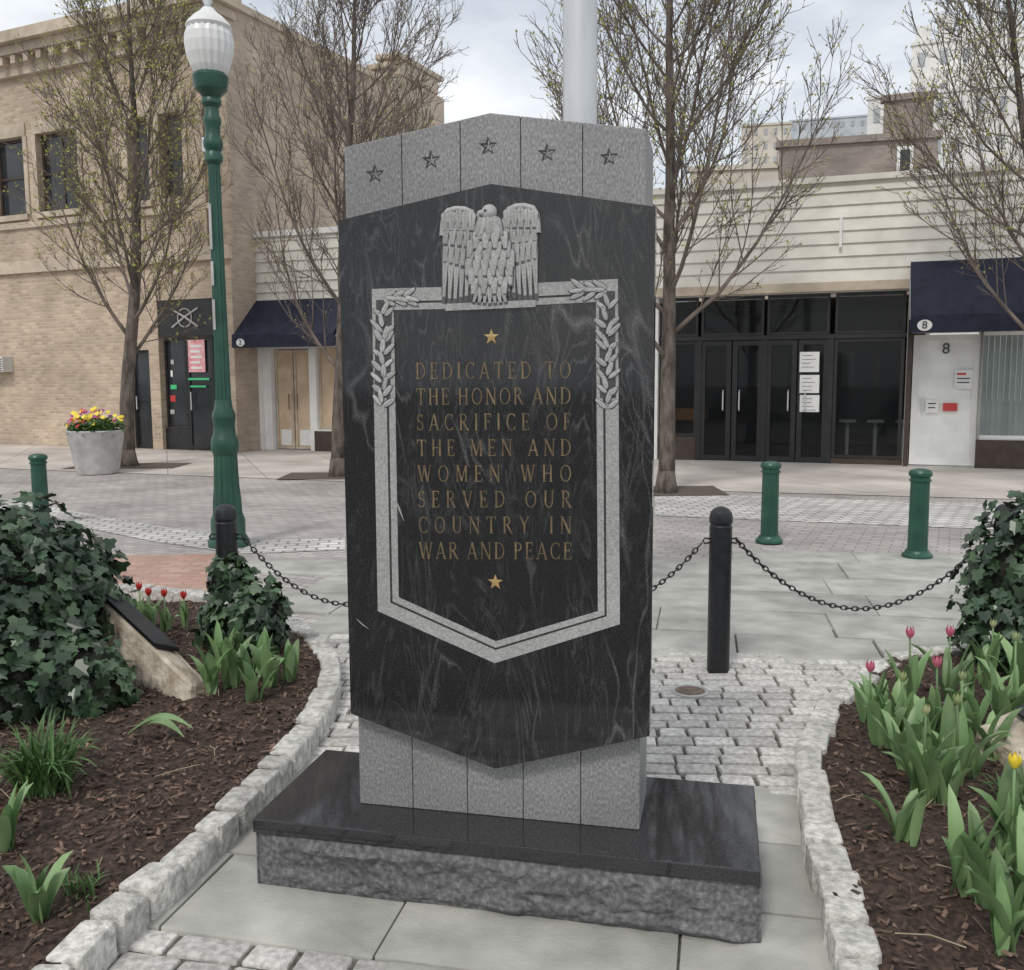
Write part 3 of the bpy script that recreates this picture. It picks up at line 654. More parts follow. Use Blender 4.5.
b = MB(); b.lathe(pr([(6.2,164),(8.8,161),(8.8,156),(7,152),(9.2,147),(9.5,142),(7.5,137),(7,128),(8.5,123),(8.5,119),(7,115),(6.5,108),(9.5,104),(9.5,101),(8,98),(11,94),(15,90),(16.5,83),(17,77),(15,74)]), 32); b.build('lamp_holder', K['green'], r0, sharp=30)
b = MB(); b.lathe(pr([(14,76),(18,68),(21.5,56),(23,45),(22.5,36),(20,29)]), 40, flute=.05); b.build('globe', K['globe'], r0, smooth=False)
b = MB(); b.lathe(pr([(20,30),(21.5,27),(20,24),(14,17),(8,12),(5,8)]), 32); b.build('globe_top', K['globe'], r0, sharp=30)
b = MB(); b.lathe(pr([(5,9),(3,5),(4.8,1),(3,-3),(.5,-9)]), 16); b.build('finial', K['galv'], r0, smooth=True)
b = MB(); b.box(-.095, -.055, -.03, .03, zpx(152), zpx(138)); b.build('bracket', K['galv'], r0)
for z0, z1 in ((330,300),(286,262),(250,205)): b = MB(); b.box(-.048, -.024, -.0665, -.056, zpx(z0), zpx(z1)); b.build('old_sticker', K['pot'], r0)
# ------------------------------------------------ planter
pl = G(98, 473)
r0 = empty('planter', pl, 0, 'pale grey round concrete planter pot at the left pavement', 'planter')
b = MB(); s_ = pl.y/FPX; b.lathe([(19*s_,0),(21*s_,.1),(26.5*s_,.68),(27.5*s_,.72),(26.5*s_,.74),(25*s_,.73),(24*s_,.66)], 40); b.build('pot', K['pot'], r0, sharp=40)
b = MB(); b.lathe([(24.5*s_,.64),(24*s_,.68),(.02,.7)], 24); b.build('soil', K['soil'], r0)
LEAF = [(0,0),(.3,-.12),(.55,.1),(.35,.35),(.42,.65),(.15,.7),(0,1.05)]
def leafm(b, p, nrm, up, size, c=None, fold=.12, shape=LEAF):
    nrm = nrm.normalized(); t = up-nrm*up.dot(nrm)
    if t.length < 1e-3: t = Vector((1,0,0))
    t.normalize(); s_ = t.cross(nrm)
    if c is None: c = random.random()
    for sg in (-1, 1):
        b.add([p+(s_*x*sg+t*(y-.5)-nrm*abs(x)*fold)*size for x, y in shape], [tuple(range(len(shape)))], c)
r0 = empty('pansies', pl+Vector((0,0,.66)), 0, 'yellow, red and violet pansies filling the concrete planter', 'flowers')
b = MB()
for i in range(700):
    a = random.uniform(0, 2*PI); d = math.sqrt(random.random())*.46; leafm(b, Vector((d*math.cos(a), d*math.sin(a), random.uniform(0,.3)*(1.2-d))), Vector((random.gauss(0,.5), random.gauss(0,.5), 1)), Vector((random.gauss(0,1), random.gauss(0,1), .3)), .07)
b.build('foliage', K['gleaf'], r0, recalc=False)
for mk, n in (('yellow', 60), ('red', 22), ('violet', 16), ('pink', 12)):
    b = MB()
    for i in range(n):
        a = random.uniform(0, 2*PI); d = math.sqrt(random.random())*.44; p = Vector((d*math.cos(a), d*math.sin(a), .12+random.uniform(.05,.36)*(1.1-d)))
        if mk == 'red': p.x = -abs(p.x)*.6-.1
        nn = Vector((random.gauss(0,.5), -1, .8)).normalized(); t = nn.cross(Vector((1,0,.1))).normalized(); s2 = nn.cross(t)
        for k in range(5):
            an = 2*PI*k/5; cc = p+(t*math.cos(an)+s2*math.sin(an))*.018
            b.add([cc+nn*.004*k+(t*math.cos(x)+s2*math.sin(x))*.02 for x in [2*PI*j/7 for j in range(7)]], [tuple(range(7))])
    b.build('blossoms', K[mk], r0, recalc=False)
# ------------------------------------------------ trees
def tree(base, h, seed, spread, fb, label, r0=.13, bud=.5, lean=(0,0), nl=26, bs=1.0):
    rnd = random.Random(seed); root = empty('street_tree', base, 0, label, 'tree', 'bare street trees')
    tr = MB(); cr_ = MB(); bd = MB()
    def seg(bm_, p, d, ln, ra, rb, n, sides, trop, wob):
        pts = [p.copy()]; rs = [ra]; d = d.normalized()
        for i in range(n):
            d = (d+Vector((rnd.gauss(0, wob), rnd.gauss(0, wob), rnd.gauss(0, wob)+trop))).normalized()
            p = p+d*ln/n; pts.append(p.copy()); rs.append(ra+(rb-ra)*(i+1)/n)
        bm_.tube(pts, rs, sides, .5); return pts, rs
    pts, rs = seg(tr, Vector((0,0,-.05)), Vector((lean[0], lean[1], 1)), h*.86, r0, r0*.16, 14, 10, .02, .03)
    tr.tube([(0,0,-.05),(0,0,.12),(0,0,.3)], [r0*1.5,r0*1.2,r0*.98], 10)
    def at(pl_, rl, t):
        x = t*(len(pl_)-1); i = min(int(x), len(pl_)-2); f = x-i; return pl_[i].lerp(pl_[i+1], f), rl[i]+(rl[i+1]-rl[i])*f, (pl_[i+1]-pl_[i]).normalized()
    def child_dir(d, ang, az):
        a = d.cross(Vector((.3,.2,1)) if abs(d.z) < .95 else Vector((1,0,0))).normalized(); c = d.cross(a)
        return (d*math.cos(ang)+(a*math.cos(az)+c*math.sin(az))*math.sin(ang)).normalized()
    az = rnd.uniform(0, 6)
    for i in range(nl):
        t = fb+(.97-fb)*(i/(nl-1))**.9; p, r_, d = at(pts, rs, t); az += 2.4+rnd.uniform(-.4,.4)
        ln = spread*(1.2-.5*(t-fb)/(1-fb))*rnd.uniform(.85,1.25)
        p1, r1 = seg(cr_, p, child_dir(d, R(rnd.uniform(40,60)), az), ln, r_*.38, .006, 9, 5, .14, .06)
        n2 = int(8+ln*2.8)
        for j in range(n2):
            t2 = .12+.86*(j+rnd.random()*.6)/n2; q, r2, d2 = at(p1, r1, min(t2,.98))
            l2 = ln*.42*(1.1-t2*.6)*rnd.uniform(.7,1.25)
            p2, rr2 = seg(cr_, q, child_dir(d2, R(rnd.uniform(25,48)), rnd.uniform(0, 6.28)), l2, min(r2*.5,.011), .004, 5, 4, .13, .07)
            for k in range(int(5+l2*4.6)):
                t3 = .12+.88*rnd.random(); q3, r3, d3 = at(p2, rr2, min(t3,.99)); l3 = rnd.uniform(.2,.5)
                p3, rr3 = seg(cr_, q3, child_dir(d3, R(rnd.uniform(20,42)), rnd.uniform(0, 6.28)), l3, .0052, .003, 3, 3, .12, .09)
                for m_ in range(2):
                    q4, _, d4 = at(p3, rr3, rnd.uniform(.3,.95)); dd = child_dir(d4, R(rnd.uniform(25,50)), rnd.uniform(0,6.28))
                    p4, _ = seg(cr_, q4, dd, rnd.uniform(.06,.2), .004, .0024, 2, 3, .08, .1)
                    if rnd.random() < bud:
                        for _q in range(2 if bs > 1 else 1):
                            e_ = p4[-1]+Vector((rnd.gauss(0,.012), rnd.gauss(0,.012), rnd.gauss(0,.012))); v1 = Vector((rnd.gauss(0,1), rnd.gauss(0,1), rnd.gauss(0,1))).normalized()*.02*bs; v2_ = Vector((rnd.gauss(0,1), rnd.gauss(0,1), rnd.gauss(0,1))).normalized()*.013*bs
                            bd.add([e_-v1, e_+v2_, e_+v1, e_-v2_], [(0,1,2,3)], rnd.random())
    tr.build('trunk', K['bark'], root, smooth=True); cr_.build('crown', K['twig'], root, smooth=True, recalc=False)
    if bd.f: bd.build('buds', K['bud'], root, recalc=False)
    return root
tree(G(128, 466), 9.8, 3, 2.7, .24, 'budding street tree beside the concrete planter, leftmost of the street trees', .14, .9, nl=25, bs=1.35)
tree(G(338, 476), 10.2, 8, 2.6, .2, 'bare street tree just left of the memorial before the small shop', .12, .5, nl=25)
tree(G(666, 492), 9.8, 21, 2.9, .22, 'bare street tree whose crown rises right of the flagpole', .12, .7, nl=28, bs=1.1)
tree(G(1040, 492), 9.2, 34, 2.5, .26, 'bare street tree at the right edge before the navy awning', .10, .7, nl=25, bs=1.1)
for i, (px, py, s_) in enumerate(((128,466,1.0),(338,476,.9),(672,491,.7))):
    c = G(px, py); sheet('tree_pit', [(c.x-s_, c.y-.5), (c.x+s_, c.y-.5), (c.x+s_, c.y+.6), (c.x-s_, c.y+.6)], .002+.0, K['soil'])
# ------------------------------------------------ ivy
def ivy(name, label, cat, ells, n, size):
    cx = sum(e_[0][0] for e_ in ells)/len(ells); cy = sum(e_[0][1] for e_ in ells)/len(ells)
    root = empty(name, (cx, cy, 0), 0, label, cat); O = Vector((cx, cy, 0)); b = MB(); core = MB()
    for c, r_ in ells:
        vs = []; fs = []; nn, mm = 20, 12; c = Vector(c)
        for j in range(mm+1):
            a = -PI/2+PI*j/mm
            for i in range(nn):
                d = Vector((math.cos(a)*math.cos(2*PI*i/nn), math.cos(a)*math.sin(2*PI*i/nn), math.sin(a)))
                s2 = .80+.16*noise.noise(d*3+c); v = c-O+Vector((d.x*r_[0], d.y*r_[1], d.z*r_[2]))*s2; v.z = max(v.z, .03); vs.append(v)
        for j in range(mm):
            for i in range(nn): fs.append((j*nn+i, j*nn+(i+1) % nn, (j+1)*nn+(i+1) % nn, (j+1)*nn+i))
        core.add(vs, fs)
    core.build('shade_core', K['ivyc'], root)  # near-black lumps behind the leaves, coloured as the shrub's inner shade
    tot = sum(r_[0]*r_[2] for _, r_ in ells)
    for c, r_ in ells:
        c = Vector(c); m = int(n*r_[0]*r_[2]/tot)
        for i in range(m):
            d = Vector((random.gauss(0,1), random.gauss(0,1), random.gauss(0,1))).normalized()
            if d.y > .5: continue
            s2 = .92+.15*noise.noise(d*3+c)+random.uniform(-.1,.14)+.18*noise.noise(d*6+c); p = c+Vector((d.x*r_[0], d.y*r_[1], d.z*r_[2]))*s2
            if p.z < .07: continue
            nv = Vector((d.x/r_[0], d.y/r_[1], d.z/r_[2])).normalized()+Vector((random.gauss(0,.5), random.gauss(0,.5)-.1, random.gauss(0,.5)+.35))
            leafm(b, p-O, nv, Vector((random.gauss(0,.7), random.gauss(0,.3), -1)), size*random.uniform(.45,1.25), c=random.random()**1.3)
    b.build('foliage', K['ivy'], root, recalc=False)
    return root
ivy('ivy_shrub', 'big rounded dark green ivy shrub filling the left bed', 'shrub', [((-2.80,4.75,.42),(.72,.55,.58)), ((-2.5,4.32,.22),(.50,.4,.34)), ((-2.55,4.95,.38),(.5,.35,.44)), ((-3.2,4.3,.3),(.6,.6,.5)), ((-2.06,4.36,.14),(.27,.22,.26))], 9500, .070)
ivy('ivy_shrub', 'small ivy mound climbing the black post left of the memorial', 'shrub', [((-1.50,5.2,.24),(.24,.22,.27)), ((-1.58,5.22,.46),(.12,.12,.17))], 1100, .065)
ivy('ivy_shrub', 'tall ivy shrub at the right edge where the chain ends', 'shrub', [((2.84,4.98,.46),(.42,.4,.48)), ((2.66,4.9,.22),(.28,.28,.24)), ((3.2,5.1,.5),(.5,.4,.45))], 3700, .070)
# ------------------------------------------------ bedding plants
def blade(b, p, az, l, w, out, n=8, droop=1.0, c=None, wavy=0):
    if c is None: c = random.random()
    d = Vector((math.cos(az), math.sin(az), 0)); s_ = Vector((-d.y, d.x, 0)); vs = []; ph = random.uniform(0, 6)
    tw = random.uniform(-.5, .5)
    for i in range(n):
        t = i/(n-1); an = out*(t**1.3)*droop; q = p+d*(l*(t*math.sin(out*.5)+.25*t*t*math.sin(an)))+Vector((0,0,l*t*math.cos(an*.85)))
        ww = w*.5*(math.sin(PI*(.12+.86*t))**.75 if t < 1 else .02); s2 = (s_*math.cos(tw*t)+Vector((0,0,1))*math.sin(tw*t))
        wv = wavy*math.sin(t*9+ph)
        vs += [q-s2*ww+Vector((0,0,ww*.4+wv*ww))+d*ww*-.3, q, q+s2*ww+Vector((0,0,ww*.4-wv*ww))+d*ww*-.3]
    b.add(vs, [(i*3+k, i*3+k+1, i*3+k+4, i*3+k+3) for i in range(n-1) for k in range(2)], c)
def tulip(px, py, hpx, label, col=None, nleaf=5, group='tulips in the right bed', lean=0):
    p = G(px, py, .08); sc = (p-CO).length/FPX; h = hpx*sc; root = empty('tulip', (p.x, p.y, bedz(p.x, p.y)-.01), 0, label, 'tulip', group)
    b = MB(); a = random.uniform(0, 6)
    for i in range(nleaf):
        a += 2.2+random.uniform(-.5,.5); blade(b, Vector((random.gauss(0,.014), random.gauss(0,.014), 0)), a, h*random.uniform(.6,1.05), min(.062, h*.22)*random.uniform(.65,1.15), random.uniform(.15,.9), wavy=.25)
    b.build('leaves', K['tleaf'], root, smooth=True, recalc=False)
    if col:
        b = MB(); tip = Vector((lean, random.uniform(-.02,.02), h*.97)); b.tube([(0,0,0), tip*.5+Vector((.005,0,0)), tip], [.006,.005,.0045], 6); b.build('stem', K['tleaf'], root, smooth=True)
        b = MB(); r_ = .019 if col != 'budg' else .015; l = r_*3
        for k in range(6):
            an = 2*PI*k/6; rr = 1 if k % 2 else .93; vs = []
            for i in range(6):
                t = i/5; rad = r_*rr*(math.sin(PI*(.1+.72*t))**.8)*1.05
                for s2 in (-1, 0, 1):
                    aa = an+s2*.62*math.sin(PI*min(1,(.2+.8*t)))*(1-.3*t); vs.append(tip+Vector((rad*math.cos(aa), rad*math.sin(aa), l*t-abs(s2)*l*.1*t)))
            b.add(vs, [(i*3+q, i*3+q+1, i*3+q+4, i*3+q+3) for i in range(5) for q in range(2)])
        b.build('flower', K[col], root, smooth=True, recalc=False)
    return root
green_l = 'leafy green tulip not yet in flower in the right bed'
for d in ((868,722,50,'pink'),(908,705,68,'pink'),(946,700,66,'pink'),(935,735,65,'pink')):
    tulip(d[0], d[1], d[2], 'pink flowered tulip at the back of the right bed', d[3], 5)
tulip(1008, 862, 90, 'tulip with an open yellow flower at the right edge', 'yellow', 7)
for d in ((955,785,78),(1012,722,80),(988,690,60),(958,745,62),(920,790,80),(900,740,60)):
    tulip(d[0], d[1], d[2], 'tulip carrying a closed pale green bud in the right bed', 'budg', 6)
for d in ((882,745,65,7),(900,765,75,7),(925,800,88,8),(945,800,72,7),(903,838,68,6),(962,895,88,8),(985,905,100,8),(1005,950,90,8),(965,700,50,5),(1000,735,72,7),(1020,700,75,7),(895,728,50,6),(925,755,62,6),(975,730,60,6),(1020,800,40,4),(1030,930,100,8),(1018,870,72,7),(880,715,45,6),(990,760,60,5),(940,770,62,6),(975,775,50,5)):
    tulip(d[0], d[1], d[2], green_l, None, d[3])
ll = 'leafy green tulip without flower in the left bed near the kerb'
for d in ((212,694,55),(232,688,60),(252,700,56),(268,690,52),(290,680,44),(240,665,50),(262,672,50),(222,670,50),(248,684,50)):
    tulip(d[0], d[1], d[2], ll, None, 7, 'tulips in the left bed')
for d in ((150,628,34),(165,630,34),(185,626,30),(140,622,34)):
    tulip(d[0], d[1], d[2], 'small red tulip at the back of the left bed', 'red', 6, 'red tulips at the back of the left bed')
tulip(34, 918, 76, 'leafy tulip sprout at the bottom left corner of the bed', None, 8, 'tulips in the left bed')
tulip(4, 850, 66, 'tulip leaves cut by the left picture edge', None, 8, 'tulips in the left bed')
def tuft(px, py, hpx, n, label, out=(.4,1.3), w=.012):
    p = G(px, py, .08); h = hpx*(p-CO).length/FPX; root = empty('grass_tuft', (p.x, p.y, bedz(p.x, p.y)-.01), 0, label, 'plant'); b = MB()
    for i in range(n): blade(b, Vector((random.gauss(0,.04), random.gauss(0,.04), 0)), random.uniform(0, 6.28), h*random.uniform(.6,1.15), w, random.uniform(*out))
    b.build('blades', K['gleaf'], root, smooth=True, recalc=False)
tuft(45, 790, 66, 150, 'spiky grassy plant below the big ivy shrub'); tuft(85, 890, 28, 45, 'tiny grassy tuft in the open mulch at lower left', w=.006); tuft(1020, 800, 30, 40, 'small grassy tuft in the right bed beside the yellow tulip', w=.007)
p = G(165, 738, .08); root = empty('fallen_leaves', (p.x, p.y, bedz(p.x, p.y)), 0, 'two long floppy green leaves lying on the mulch in the left bed', 'plant'); b = MB()
for dx, az in ((0, -.5), (-.03, -.15)):
    pts = [Vector((-.13+dx+t*.30*math.cos(az), t*.30*math.sin(az), .03+.09*math.sin(PI*t*.85))) for t in [i/9 for i in range(10)]]; vs = []
    for i, q in enumerate(pts): w = .02*math.sin(PI*(.1+.88*i/9)); s2 = Vector((-math.sin(az), math.cos(az), .3)); vs += [q-s2*w, q-Vector((0,0,.004)), q+s2*w]
    b.add(vs, [(i*3+k, i*3+k+1, i*3+k+4, i*3+k+3) for i in range(9) for k in range(2)])
b.build('blades', K['tleaf'], root, smooth=True, recalc=False)
# ------------------------------------------------ plaque stones
def hexa(b, v): b.add(v, [(0,3,2,1),(4,5,6,7),(0,1,5,4),(1,2,6,5),(2,3,7,6),(3,0,4,7)])
def roughstone(name, parent, v, m, amp):
    bm = bmesh.new(); vv = [bm.verts.new(q) for q in v]
    for f in [(0,3,2,1),(4,5,6,7),(0,1,5,4),(1,2,6,5),(2,3,7,6),(3,0,4,7)]: bm.faces.new([vv[i] for i in f])
    bmesh.ops.bevel(bm, geom=bm.edges[:], offset=.015, segments=1, affect='EDGES')
    bmesh.ops.subdivide_edges(bm, edges=bm.edges[:], cuts=5, use_grid_fill=True)
    for q in bm.verts: q.co += Vector((noise.noise(q.co*14), noise.noise(q.co*14+Vector((9,0,0))), noise.noise(q.co*14+Vector((0,9,0)))*.6))*amp
    bmesh.ops.recalc_face_normals(bm, faces=bm.faces); me = bpy.data.meshes.new(name); bm.to_mesh(me); bm.free(); me.materials.append(m)
    o = bpy.data.objects.new(name, me); COL.objects.link(o); o.parent = parent; return o
o_ = G(176, 700, .05)
r0 = empty('plaque_stone', (o_.x, o_.y, 0), R(-38), 'tan sloping stone with a black plaque beside the left ivy shrub', 'stone marker')
roughstone('boulder', r0, [(-.90,-.05,.02),(.17,-.05,.02),(.15,.16,.02),(-.90,.16,.02),(-.85,.0,.535),(.12,.0,.165),(.12,.15,.10),(-.85,.15,.47)], K['tanstone'], .012)
b = MB(); hexa(b, [(-.84,-.006,.543),(-.16,-.006,.285),(-.16,.13,.228),(-.84,.13,.487),(-.835,-.008,.569),(-.155,-.008,.311),(-.155,.13,.254),(-.835,.13,.513)]); b.build('plaque', K['blackp'], r0, bev=.004)
o_ = G(1035, 772, .05)
r0 = empty('plaque_stone', (o_.x, o_.y, 0), R(25), 'small tan stone marker at the right edge among the tulips', 'stone marker')
roughstone('boulder', r0, [(-.13,-.1,.02),(.35,-.1,.02),(.35,.2,.02),(-.13,.2,.02),(-.12,-.08,.14),(.33,-.08,.2),(.33,.18,.28),(-.12,.18,.2)], K['tanstone'], .008)
b = MB(); hexa(b, [(.04,-.05,.183),(.3,-.05,.218),(.3,.14,.283),(.04,.14,.243),(.04,-.052,.195),(.3,-.052,.230),(.3,.138,.295),(.04,.138,.255)]); b.build('plaque', K['blackp'], r0)
o_ = G(690, 693); r0 = empty('drain_cover', o_, 0, 'small round metal drain cover set in the sett path', 'drain cover')
b = MB(); b.lathe([(.095,.0),(.095,.014),(.08,.015),(.076,.011)], 28); b.build('rim', K['pot'], r0)
b = MB(); b.lathe([(.075,.002),(.075,.012),(.02,.013)], 24); b.build('lid', K['iron'], r0)
# ------------------------------------------------ facade helpers
def wall_holes(b, x0, x1, z0, z1, holes, dep=.2, y=0):
    xs = sorted({x0, x1, *[h[0] for h in holes], *[h[1] for h in holes]}); zs = sorted({z0, z1, *[h[2] for h in holes], *[h[3] for h in holes]})
    for i in range(len(xs)-1):
        for j in range(len(zs)-1):
            cx, cz = (xs[i]+xs[i+1])/2, (zs[j]+zs[j+1])/2
            if any(h[0] < cx < h[1] and h[2] < cz < h[3] for h in holes): continue
            b.add([(xs[i],y,zs[j]),(xs[i+1],y,zs[j]),(xs[i+1],y,zs[j+1]),(xs[i],y,zs[j+1])], [(0,1,2,3)], .5)
    for h in holes:
        b.add([(h[0],y,h[2]),(h[1],y,h[2]),(h[1],y,h[3]),(h[0],y,h[3]),(h[0],y+dep,h[2]),(h[1],y+dep,h[2]),(h[1],y+dep,h[3]),(h[0],y+dep,h[3])], [(0,1,5,4),(1,2,6,5),(2,3,7,6),(3,0,4,7)], .5)
def window(par, h, y, fm, gm, nx=2, nz=2, t=.05, sill=True, name='window'):
    x0, x1, z0, z1 = h; b = MB()
    b.box(x0+.003,x0+t,y,y+.07,z0+.003,z1-.003); b.box(x1-t,x1-.003,y,y+.07,z0+.003,z1-.003); b.box(x0+t,x1-t,y+.002,y+.068,z0+.003,z0+t); b.box(x0+t,x1-t,y+.002,y+.068,z1-t,z1-.003)
    for i in range(1, nx): c = x0+(x1-x0)*i/nx; b.box(c-t*.4,c+t*.4,y+.004,y+.066,z0+t,z1-t)
    for i in range(1, nz): c = z0+(z1-z0)*i/nz; b.box(x0+t,x1-t,y+.006,y+.06,c-t*.4,c+t*.4)
    f = b.build(name, fm, par); b = MB(); b.box(x0+t*.5,x1-t*.5,y+.03,y+.036,z0+t*.5,z1-t*.5); b.build('pane', gm, f)
    if sill: b = MB(); b.box(x0-.08,x1+.08,-.09,y,z0-.13,z0); b.build('sill', K['lime'], f)
    return f
def text(s_, size, parent, loc, m, rz=0, name='lettering'):
    cu = bpy.data.curves.new(name, 'FONT'); cu.body = s_; cu.size = size; cu.extrude = .002; cu.align_x = 'CENTER'; cu.align_y = 'CENTER'
    t = bpy.data.objects.new('tmp', cu); COL.objects.link(t); dg = bpy.context.evaluated_depsgraph_get(); me = bpy.data.meshes.new_from_object(t.evaluated_get(dg))
    bpy.data.objects.remove(t); me.materials.clear(); me.materials.append(m); o = bpy.data.objects.new(name, me); COL.objects.link(o); o.parent = parent; o.location = loc; o.rotation_euler = (R(90), 0, rz); return o
def one(par, name, m, *bx, bev=0):
    b = MB(); b.box(*bx); return b.build(name, m, par, bev=bev)
# ------------------------------------------------ building A
FA = Frame((-12.8,23.8), (-5.95,20.6)); A = empty('brick_building', (-12.8,23.8,0), FA.ang, 'two storey tan brick corner building with deep cornice at left', 'building')
LA = FA.L; zc = FA.p(0, 66)[1]; u2a, zt2 = FA.p(58, 131); _, zb2 = FA.p(58, 211)
hs = []
for a, c in ((-60,-28),(-6,25),(38,79),(129,150),(161,184)): hs.append((FA.p(a,170)[0], FA.p(c,170)[0], zb2, zt2))
for a in (-180, -130): hs.append((FA.p(a,170)[0], FA.p(a+34,170)[0], zb2, zt2))
shop = (FA.p(161,400)[0], FA.p(216,400)[0], 0, FA.p(190,299)[1]); dr = (FA.p(130,400)[0], FA.p(151,400)[0], 0, FA.p(140,350)[1])
zbelt = FA.p(100, 262)[1]
b = MB(); wall_holes(b, -9, LA, 0, zc, hs+[shop, dr], .25); b.build('front_wall', K['brick'], A, recalc=False)
b = MB(); D_ = 9.2
b.add([(LA,0,0),(LA,D_,0),(LA,D_,zc+.35),(LA,0,zc+.35)], [(0,1,2,3)], .5); b.add([(-9,D_,0),(LA,D_,0),(LA,D_,zc),(-9,D_,zc)], [(0,1,2,3)], .5); b.add([(-9,.3,zc-.1),(LA,.3,zc-.1),(LA,D_,zc-.1),(-9,D_,zc-.1)], [(0,1,2,3)], .5)
b.build('side_wall', K['brick2'], A, recalc=False)
one(A, 'parapet_coping', K['lime'], LA-.3,LA+.06,.2,D_,zc+.351,zc+.5)
b = MB(); b.box(LA-.5,LA+.10,D_-3.0,D_+.1,zc-.5,zc+.75); b.box(LA-.5,LA+.14,D_-2.4,D_-.3,zc+.751,zc+1.15); b.box(LA-.55,LA+.2,D_-2.6,D_-.1,zc+1.151,zc+1.3); b.box(LA-.5,LA+.2,D_-3.1,D_-2.61,zc+.751,zc+.9); b.build('raised_parapet', K['lime'], A, bev=.03)
b = MB(); b.box(-9,LA+.25,-.55,.35,zc+.25,zc+.5); b.box(-9,LA+.12,-.38,.3,zc+.05,zc+.249); b.box(-9,LA+.06,-.14,.25,zc-.35,zc+.049)
x = -8.9
while x < LA: b.box(x,x+.16,-.34,-.141,zc-.15,zc+.045); x += .42
b.build('cornice', K['lime'], A, bev=.01)
one(A, 'belt_course', K['lime'], -9,LA+.05,-.1,-.002,zbelt-.14,zbelt+.14, bev=.01); one(A, 'belt_course', K['lime'], -9,LA+.04,-.06,-.002,zb2-.32,zb2-.18)
for h in hs: one(A, 'lintel', K['lime'], h[0]-.1,h[1]+.1,-.04,-.002,zt2+.002,zt2+.3, bev=.01)
for h in hs:
    w = window(A, h, .13, K['brownf'], K['dglass'], 2 if h[1]-h[0] > 1.1 else 1, 2, .07)
    one(w, 'jamb_trim', K['lime'], h[0]-.13,h[0]-.002,-.035,-.003,zb2,zt2); one(w, 'jamb_trim', K['lime'], h[1]+.002,h[1]+.13,-.035,-.003,zb2,zt2)
for px in (104, 205, 228): u = FA.p(px,300)[0]; one(A, 'pilaster', K['brick'], u-.2,u+.2,-.07,-.002,zbelt+.142,zc-.36)
x0, x1, _, zs_ = shop; zsgn = FA.p(190,336)[1]
sp_ = one(A, 'sign_panel', K['frame'], x0+.003,x1-.003,.02,.24,zsgn,zs_-.004)
cu_ = (x0+x1)/2; cz_ = (zsgn+zs_)/2
b = MB(); b.tube([(cu_-.38,.008,cz_-.2),(cu_,.006,cz_+.02),(cu_+.38,.008,cz_+.2)], .022, 6); b.tube([(cu_-.38,.0,cz_+.2),(cu_,.0,cz_+.02),(cu_+.38,.0,cz_-.2)], .022, 6)
b.tube([(cu_+.2*math.cos(a), .004, cz_+.2*math.sin(a)) for a in [2*PI*q/18 for q in range(18)]], .014, 5, closed=True); b.build('crossed_emblem', K['pot'], sp_)
xm = (x0+x1)/2
w1 = window(A, (x0+.02, xm-.15, .5, zsgn-.02), .15, K['frame'], K['dglass'], 1, 1, .06, False)
for k in range(5): one(w1, 'window_sticker', K[('pot','inkred','neon','paper','pot')[k]], x0+.1+.02*k, x0+.22+.05*(k%3), .165, .172, .8+k*.28, .9+k*.28+.04*(k%2))
d = window(A, (xm-.1, x1-.12, .02, zsgn-.02), .1, K['frame'], K['dglass'], 1, 1, .08, False, 'door'); b = MB(); b.tube([(xm+.04,.05,.9),(xm+.04,.05,1.3)], .015, 8); b.build('handle', K['galv'], d)
one(A, 'stall_riser', K['frame'], x0,xm-.1,.1,.2,0,.48)
u0, za_ = FA.p(188,340,.1); u1, zb_ = FA.p(206,372,.1); o = one(A, 'poster', K['posterpink'], u0,u1,.085,.09,zb_,za_)
b = MB()
for k in range(5): b.box(u0+.07,u1-.08-.06*(k%2),.08,.084,za_-.16-k*.12,za_-.11-k*.12)
b.build('poster_lettering', K['paper'], o)
u0, za_ = FA.p(189,378,.1); u1, zb_ = FA.p(210,380,.1); one(A, 'neon_sign', K['neon'], u0,u1,.08,.084,zb_,za_); one(A, 'neon_sign', K['neon'], u0+.05,u1-.1,.08,.084,zb_-.16,zb_-.12)
d = window(A, dr, .12, K['frame'], K['dglass'], 1, 2, .08, False, 'door'); b = MB(); b.tube([(dr[0]+.12,.08,.9),(dr[0]+.12,.08,1.2)], .015, 8); b.build('handle', K['galv'], d)
u0, za_ = FA.p(-4,357); u1, zb_ = FA.p(14,372)
acr = empty('air_conditioner', FA.a+FA.x*u0, FA.ang, 'small boxy window air conditioner sticking out of the left brick wall', 'air conditioner'); w_ = u1-u0
one(acr, 'casing', K['acgrey'], 0,w_,-.3,0,zb_,za_, bev=.01)
b = MB()
for k in range(6): zz = zb_+(za_-zb_)*(k+.7)/7; b.box(.03,w_-.03,-.306,-.301,zz-.012,zz+.008)
b.build('grille', K['ink'], acr)
